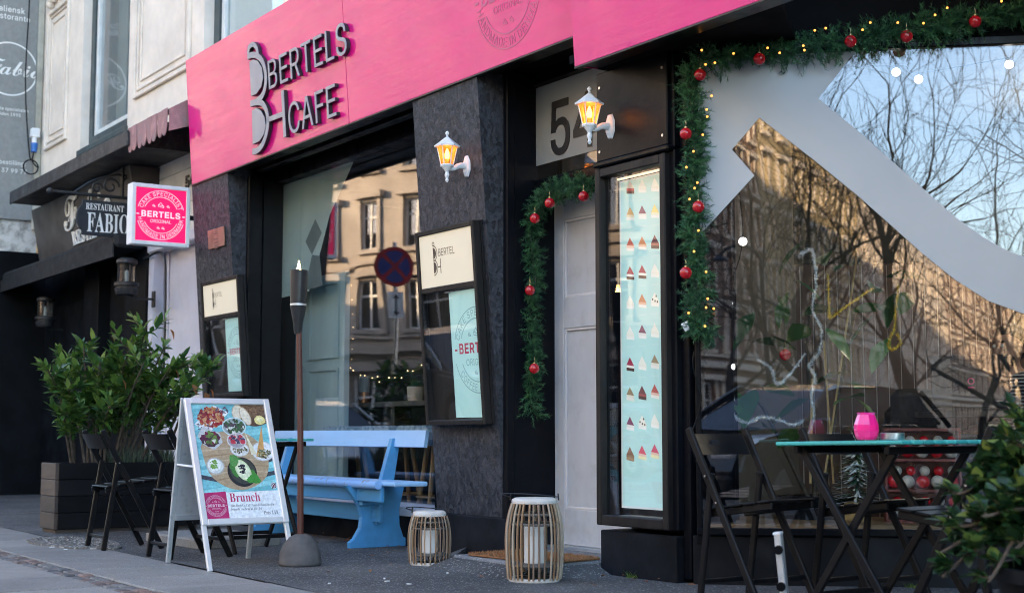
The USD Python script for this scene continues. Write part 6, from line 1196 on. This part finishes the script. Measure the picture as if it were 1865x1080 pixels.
# ------------------------------------------------------------------ added shade block, then across the street (what the windows mirror)
nr = thing("town_house_row", "plain unseen stucco block added on the cafe side to shade the far houses", "building", (60, .3, 0)); part(nr, "wall", box(14.2, 120, .3, 9, -.1, 29), "stucco"); part(nr, "roof", hull([(x, y, z) for x in (14.2, 120) for y, z in ((.0, 29), (.0, 29.3), (4, 34), (9.3, 29.3), (9.3, 29))]), "lead")  # out-of-view block added to keep the sun off the opposite row
struct("far_pavement", prism(Polygon([(-120, -16.5), (160, -16.5), (160, -90), (-120, 60)][:2] + [(160, -120), (-120, -120)]), Fr((0, 0, 0), (1, 0, 0), (0, 1, 0)), -.13, .0), "slab_1")
dR = np.array([.925, -.38, 0]); dR /= np.linalg.norm(dR); R0 = np.array([-75.0, -8.4 - .1, 0]); RFm = Fr(R0, -dR, (0, 0, 1))     # faces the cafe
if RFm.n[1] < 0: RFm = Fr(R0, dR, (0, 0, 1))
sgn = 1 if RFm.u @ dR > 0 else -1
pbr("sandstone", (.56, .47, .38), .85, .15, .5, .2, 8, dirt=.3, dirtcol=(.34, .26, .19), dscale=.5); pbr("sandstone_trim", (.60, .52, .43), .8, .12, 2, .1, 10); pbr("pale_stone", (.34, .285, .235), .85, .15, .5, .2, 8, dirt=.3, dirtcol=(.2, .165, .13), dscale=.5); pbr("ochre", (.38, .29, .15), .85, .1, .6); pbr("brick_brown", (.20, .12, .08), .85, .15, .8); pbr("far_frame", (.62, .60, .56), .5); pbr("slate", (.05, .05, .055), .6); pane("far_glass", 2.2, (.3, .35, .36))
RF_near, RF_back = Fr(R0 + RFm.n * 10, RFm.u, (0, 0, 1)), Fr(R0 - RFm.n * 8, RFm.u, (0, 0, 1))
def far_house(label, s0, s1, H, mat, fl, bay):
    """A house of the opposite row between s0 and s1 metres along it: ground floor, storeys of framed windows, cornices, roof."""
    RFm = RF_near if s0 >= 66 else RF_back
    a, b = (s0, s1) if sgn > 0 else (-s1, -s0); t = thing("town_house", label, "building", RFm.p((a + b) / 2, 0), 0); n = max(2, int((b - a) / bay)); w = (b - a) / n
    fh = (H - 4.6) / fl; wallp = rect(a, b, 0, H); holes = []
    for k in range(n):
        c = a + (k + .5) * w; holes.append((c - .9, c + .9, .4, 3.4))
        for q in range(fl): holes.append((c - .58, c + .58, 5.3 + q * fh, 5.3 + q * fh + min(2.25, fh - 1.0)))
    for h in holes: wallp = wallp.difference(rect(*h))
    part(t, "wall", prism(wallp, RFm, -.5, 0), mat); part(t, "body", RFm.box(a, b, 0, H, -9, -1.6), "room_dark")
    part(t, "cornice", [RFm.box(a, b, 4.25, 4.6, .0, .35), RFm.box(a, b, H - .5, H, 0, .6), RFm.box(a, b, 4.9, 5.05, 0, .15), RFm.box(a, b, 4.6 + fh, 4.75 + fh, 0, .2)], "sandstone_trim" if s0 >= 66 else "pale_stone")
    part(t, "roof", hull([RFm.p(u, v, w_) for u in (a, b) for v, w_ in ((H, .5), (H + 2.6, -2.5), (H + 2.6, -6), (H, -9))]), "slate")
    for x0, x1, z0, z1 in holes:
        wn = part(t, "window", [RFm.box(x0, x0 + .1, z0, z1, -.3, -.2), RFm.box(x1 - .1, x1, z0, z1, -.3, -.2), RFm.box((x0 + x1) / 2 - .05, (x0 + x1) / 2 + .05, z0, z1, -.299, -.21), RFm.box(x0 + .1, x1 - .1, z0 + (z1 - z0) * .66, z0 + (z1 - z0) * .66 + .1, -.298, -.22), RFm.box(x0 + .1, x1 - .1, z1 - .1, z1, -.297, -.22), RFm.box(x0 + .1, x1 - .1, z0, z0 + .1, -.297, -.22)], "far_frame")
        part(wn, "glass", RFm.box(x0, x1, z0, z1, -.27, -.26), "far_glass"); part(wn, "surround", [RFm.box(x0 - .2, x0, z0, z1 + .15, 0, .09), RFm.box(x1, x1 + .2, z0, z1 + .15, 0, .09), RFm.box(x0 - .35, x1 + .35, z1 + .15, z1 + .45, 0, .28), RFm.box(x0 - .25, x1 + .25, z0 - .2, z0, 0, .2)], "sandstone_trim" if s0 >= 66 else "pale_stone")
for s0, s1, H, m, fl, bay, lb_ in ((0, 22, 18.5, "pale_stone", 4, 2.7, "sandstone town house across the street, leftmost of its row"), (22, 46, 19.2, "pale_stone", 4, 2.6, "pale sandstone town house mirrored in the left shop window"), (46, 66, 17.8, "pale_stone", 4, 2.9, "lower sandstone town house next to two taller ones"), (66, 92, 24, "sandstone", 6, 2.6, "sandstone town house in the middle of the opposite row"), (92, 114, 25.5, "sandstone", 6, 2.8, "tall sandstone town house mirrored in the angled window"), (114, 140, 25, "brick_brown", 6, 2.7, "tall brown brick town house beyond the tall sandstone one"), (140, 164, 23, "ochre", 5, 3.0, "ochre town house far down the street"), (164, 200, 22, "sandstone", 4, 3.0, "sandstone town house beyond the far ochre one"), (200, 240, 17.5, "brick_brown", 4, 3.4, "brown brick town house very far down the street"), (240, 290, 18, "ochre", 4, 3.6, "ochre town house near the street's end"), (290, 350, 17, "brick_brown", 4, 4.0, "last brick town house at the street's end")):
    far_house(lb_, s0, s1, H, m, fl, bay)
def bare_tree(label, x, y, H, seed, r0=.24, levels=6, lean=(0, 0)):
    r = np.random.default_rng(seed); polyl = []
    def grow(p, d, L, rad, lv):
        n = 5 if lv > 2 else 4; pts = [p]; q = d.copy()
        for k in range(n):
            q = q + r.normal(size=3) * (.10 if lv == levels else .17) + np.array([0, 0, .05 if lv < levels else 0]); q /= np.linalg.norm(q); pts.append(pts[-1] + q * L / n)
        rr = np.linspace(rad, rad * .62, n + 1); polyl.append((np.array(pts), rr, 7 if lv >= levels - 1 else (5 if lv > 2 else 3)))
        if lv == 0: return
        for c in range(int(r.integers(3, 5)) if lv >= 3 else int(r.integers(2, 4))):
            f = 1.0 if c == 0 else r.uniform(.35, 1.0); i = min(int(f * n), n); dd = pts[i] - pts[max(i - 1, 0)]; dd /= np.linalg.norm(dd); s = r.normal(size=3); s -= dd * (s @ dd); s /= np.linalg.norm(s); an = r.uniform(.2, .45) if c == 0 else r.uniform(.5, 1.05)
            nd = dd * math.cos(an) + s * math.sin(an); nd[2] += .12; nd /= np.linalg.norm(nd); grow(pts[i], nd, L * r.uniform(.66, .9), max(rr[i] * (.72 if c == 0 else .52), .007), lv - 1)
    grow(np.array([0, 0, 0.]), np.array([*lean, 1.0]), H * .27, r0, levels)
    t = thing("bare_tree", label, "tree", (x, y, -.02), 0)
    part(t, "trunk", tube(polyl[0][0], polyl[0][1] * 1.0, 10), "bark", local=True, smooth=True); part(t, "limbs", join([tube(p, q, n, False) for p, q, n in polyl[1:] if q[0] > .03]), "bark", local=True, smooth=True); part(t, "twigs", join([tube(p, q, 3, False) for p, q, n in polyl[1:] if q[0] <= .03]), "bark", local=True, kind="stuff"); return t
def mirrored(px, py_depth, R):
    """Ground point whose image in the angled window appears at column px after R metres."""
    d = ray(px, 790); d = d / np.linalg.norm(d[:2]); p = CAM + d * R; p = p - 2 * ((p - W0) @ WF.n) * WF.n; return p[0], p[1]
for k, (px, R, H, s) in enumerate(((1497, 33, 13, 3), (1715, 29, 12.5, 8), (1890, 40, 14, 14), (1640, 66, 14, 21), (1335, 60, 13, 25), (1985, 30, 12, 31), (1790, 72, 14, 38))):
    x, y = mirrored(px, 0, R); bare_tree(("bare street tree with a thick dark trunk, mirrored left in the angled window", "bare street tree mirrored in the blue part of the angled window", "bare tree whose branches reach in at the mirror's right edge", "bare tree standing behind the two nearest ones", "bare tree in front of the tall sandstone house", "bare tree near the parked dark car", "slender bare tree farther down the street")[k], x, y, H, s, .19 if k else .25, 6 if k == 0 else 5)
for k, (s, off) in enumerate(((12, 7), (30, 9))):
    p = RFm.p(s * sgn, 0, off); bare_tree(("bare tree before the leftmost sandstone house", "bare tree before the pale sandstone house")[k], p[0], p[1], 11, 50 + k, .18, 5)
# street lamp, no stopping sign
x, y = mirrored(1392, 0, 30); sl_ = thing("street_lamp", "gooseneck street lamp mirrored in the angled window", "street lamp", (x, y, 0)); part(sl_, "post", tube([(x, y, 0), (x, y, 4.2)], [.07, .05], 10), "wrought_iron"); gn = -W0 + CAM; gn = dW
part(sl_, "arm", tube([(x - dW[0] * .45 * (1 - math.cos(a)), y - dW[1] * .45 * (1 - math.cos(a)), 4.2 + .45 * math.sin(a)) for a in np.linspace(0, 2.6, 14)], .035, 8), "wrought_iron"); part(sl_, "lamp_head", lathe([(0, 0), (.18, -.12), (.17, -.14), (0, -.1)], 18, (x - dW[0] * .85, y - dW[1] * .85, 4.45)), "wrought_iron")
pbr("sign_red", (.40, .02, .02), .4); pbr("sign_blue", (.02, .05, .22), .4)
sx, sy = -15.0, -3.0; ns = thing("no_stopping_sign", "round blue no stopping sign with a red cross on a grey pole", "road sign", (sx, sy, 0)); SN = Fr((sx + .04, sy + .02, 2.75), (-.44, .90, 0), (0, 0, 1))
part(ns, "pole", [tube([(sx, sy, 0), (sx, sy, 3.05)], .03, 10)], "steel"); part(ns, "disc", prism(Point(0, 0).buffer(.24, 24), SN, -.008, .004), "sign_blue"); part(ns, "red_ring", prism(ring(.215, .045), SN, .0045, .006), "sign_red"); part(ns, "red_cross", prism(union_all([LineString([(-.15, -.15), (.15, .15)]).buffer(.022), LineString([(-.15, .15), (.15, -.15)]).buffer(.022)]), SN, .0045, .0062), "sign_red")
part(ns, "arrow_plate", prism(rect(-.10, .10, -.62, -.30), SN, -.006, .004), "white_print"); part(ns, "arrow", prism(union_all([rect(-.010, .010, -.56, -.36), Polygon([(-.04, -.38), (.04, -.38), (0, -.33)]), Polygon([(-.04, -.54), (.04, -.54), (0, -.59)])]), SN, .0045, .006), "digit_black")
# parked cars
pbr("car_dark", (.02, .022, .026), .2, .05, 4, coat=1.0); pbr("car_silver", (.42, .43, .44), .25, .05, 4, coat=1.0, metal=.3); pbr("tyre", (.02, .02, .02), .8); pbr("rim", (.5, .5, .52), .3, metal=.9); glow("tail_red", (1, .02, .02), .02, (.35, .01, .01)); pbr("car_trim", (.012, .012, .013), .5); pbr("headlight", (.7, .72, .74), .1, coat=1)
def car(label, loc, rz, paint, est):
    """A parked hatchback, nose along +x, 4.2 m long."""
    t = thing("parked_car", label, "car", loc, rz, "cars parked along the kerb"); W = .86
    body = [(-2.1, .42), (-2.12, .75), (-2.05, .92), (-1.0, .95), (.75, .93), (1.55, .84), (2.0, .70), (2.1, .50), (2.05, .28), (1.75, .20), (-1.8, .20), (-2.05, .28)]
    B = Polygon(body).buffer(-.03).buffer(.03)
    for cx in (-1.28, 1.28): B = B.difference(Point(cx, .30).buffer(.37, 16))
    part(t, "body", [prism(B, Fr((0, 0, 0), (1, 0, 0), (0, 0, 1)), -W + .08, W - .08, .0)] + [prism(B.buffer(-.05), Fr((0, 0, 0), (1, 0, 0), (0, 0, 1)), s * W - .08 * (s > 0), s * W + .08 * (s < 0), 0) for s in (-1, 1)], paint, local=True, smooth=30)
    cab0 = [(-2.0, .93), (1.05, .92)]; roof = [(-1.55 if not est else -1.85, 1.42), (-1.0, 1.47), (-.1, 1.45), (.25, 1.38)]
    for nm, s in (("side_window", -1), ("side_window", 1)):
        q = [(-1.78, .97), (.80, .95), (.22, 1.35), (-1.0, 1.42), (-1.55, 1.38)]; part(t, nm, hull([(x, s * (W - .03 - (z - .93) * .36), z) for x, z in q] + [(x, s * (W - .05 - (z - .93) * .36), z) for x, z in q]), "car_glass", local=True)
        part(t, "pillar", [bar((x0, s * (W - .02), .94), (x1, s * (W - .20), 1.42), .07, .04, (0, 1, 0), .01) for x0, x1 in ((-2.0, -1.62), (-.45, -.42), (1.0, .25))], paint, local=True)
    part(t, "windscreen", hull([(1.02, y, .93) for y in (-.74, .74)] + [(.24, y, 1.40) for y in (-.60, .60)] + [(1.00, y, .92) for y in (-.74, .74)] + [(.22, y, 1.39) for y in (-.6, .6)]), "car_glass", local=True)
    part(t, "rear_window", hull([(-2.0, y, .98) for y in (-.70, .70)] + [(-1.64, y, 1.38) for y in (-.58, .58)] + [(-1.98, y, .97) for y in (-.7, .7)] + [(-1.62, y, 1.37) for y in (-.58, .58)]), "car_glass", local=True)
    part(t, "roof", hull([(x, y * (.62 if abs(x) < 1.7 else .58), z) for x, z in ((-1.66, 1.40), (-1.0, 1.47), (-.1, 1.46), (.26, 1.39)) for y in (-1, 1)] + [(x, y * .5, z + .025) for x, z in ((-1.0, 1.47), (-.1, 1.46)) for y in (-1, 1)]), paint, local=True, smooth=30)
    part(t, "cabin", hull([(-1.9, y, .60) for y in (-.7, .7)] + [(.9, y, .6) for y in (-.7, .7)] + [(-1.6, y, .95) for y in (-.6, .6)] + [(.6, y, .9) for y in (-.6, .6)]), "car_trim", local=True)
    for s in (-1, 1):
        part(t, "tail_light", box(-2.13, -2.03, s * .62 - .16, s * .62 + .16, .68, .88, .03), "tail_red", local=True); part(t, "headlight", box(1.80, 2.04, s * .60 - .18, s * .60 + .18, .60, .74, .04), "headlight", local=True); part(t, "mirror", box(.62, .80, s * .96 - .08, s * .96 + .08, .92, 1.05, .03), paint, local=True)
        for cx in (-1.28, 1.28):
            w = part(t, "wheel", move(rotx(lathe([(.20, -.09), (.30, -.10), (.32, -.06), (.32, .06), (.30, .10), (.20, .09)], 24)), (cx, s * (W - .10), .30)), "tyre", local=True, smooth=40); part(w, "rim", move(rotx(lathe([(0, -.05), (.2, -.085), (.2, .085), (0, .05)], 12)), (cx, s * (W - .10), .30)), "rim", local=True)
    part(t, "bumper", [box(-2.16, -2.02, -.8, .8, .32, .52, .04), box(2.0, 2.14, -.78, .78, .26, .46, .04)], "car_trim", local=True); part(t, "number_plate", box(-2.175, -2.161, -.26, .26, .56, .67), "white_print", local=True)
    return t
def rotx(m): v, f = arr(m); return (v[:, [0, 2, 1]] * [1, -1, 1], f)
x, y = mirrored(1545, 0, 15.6)
car("dark hatchback parked at the kerb, mirrored low in the angled window", (2.9, -6.05, -.12), math.pi, "car_dark", True)
car("silver hatchback parked at the kerb, mirrored in the menu case", (-17.2, -6.1, -.12), 0, "car_silver", False)
car("silver hatchback parked farther down the kerb", (-23.5, -6.1, -.12), 0, "car_silver", False)
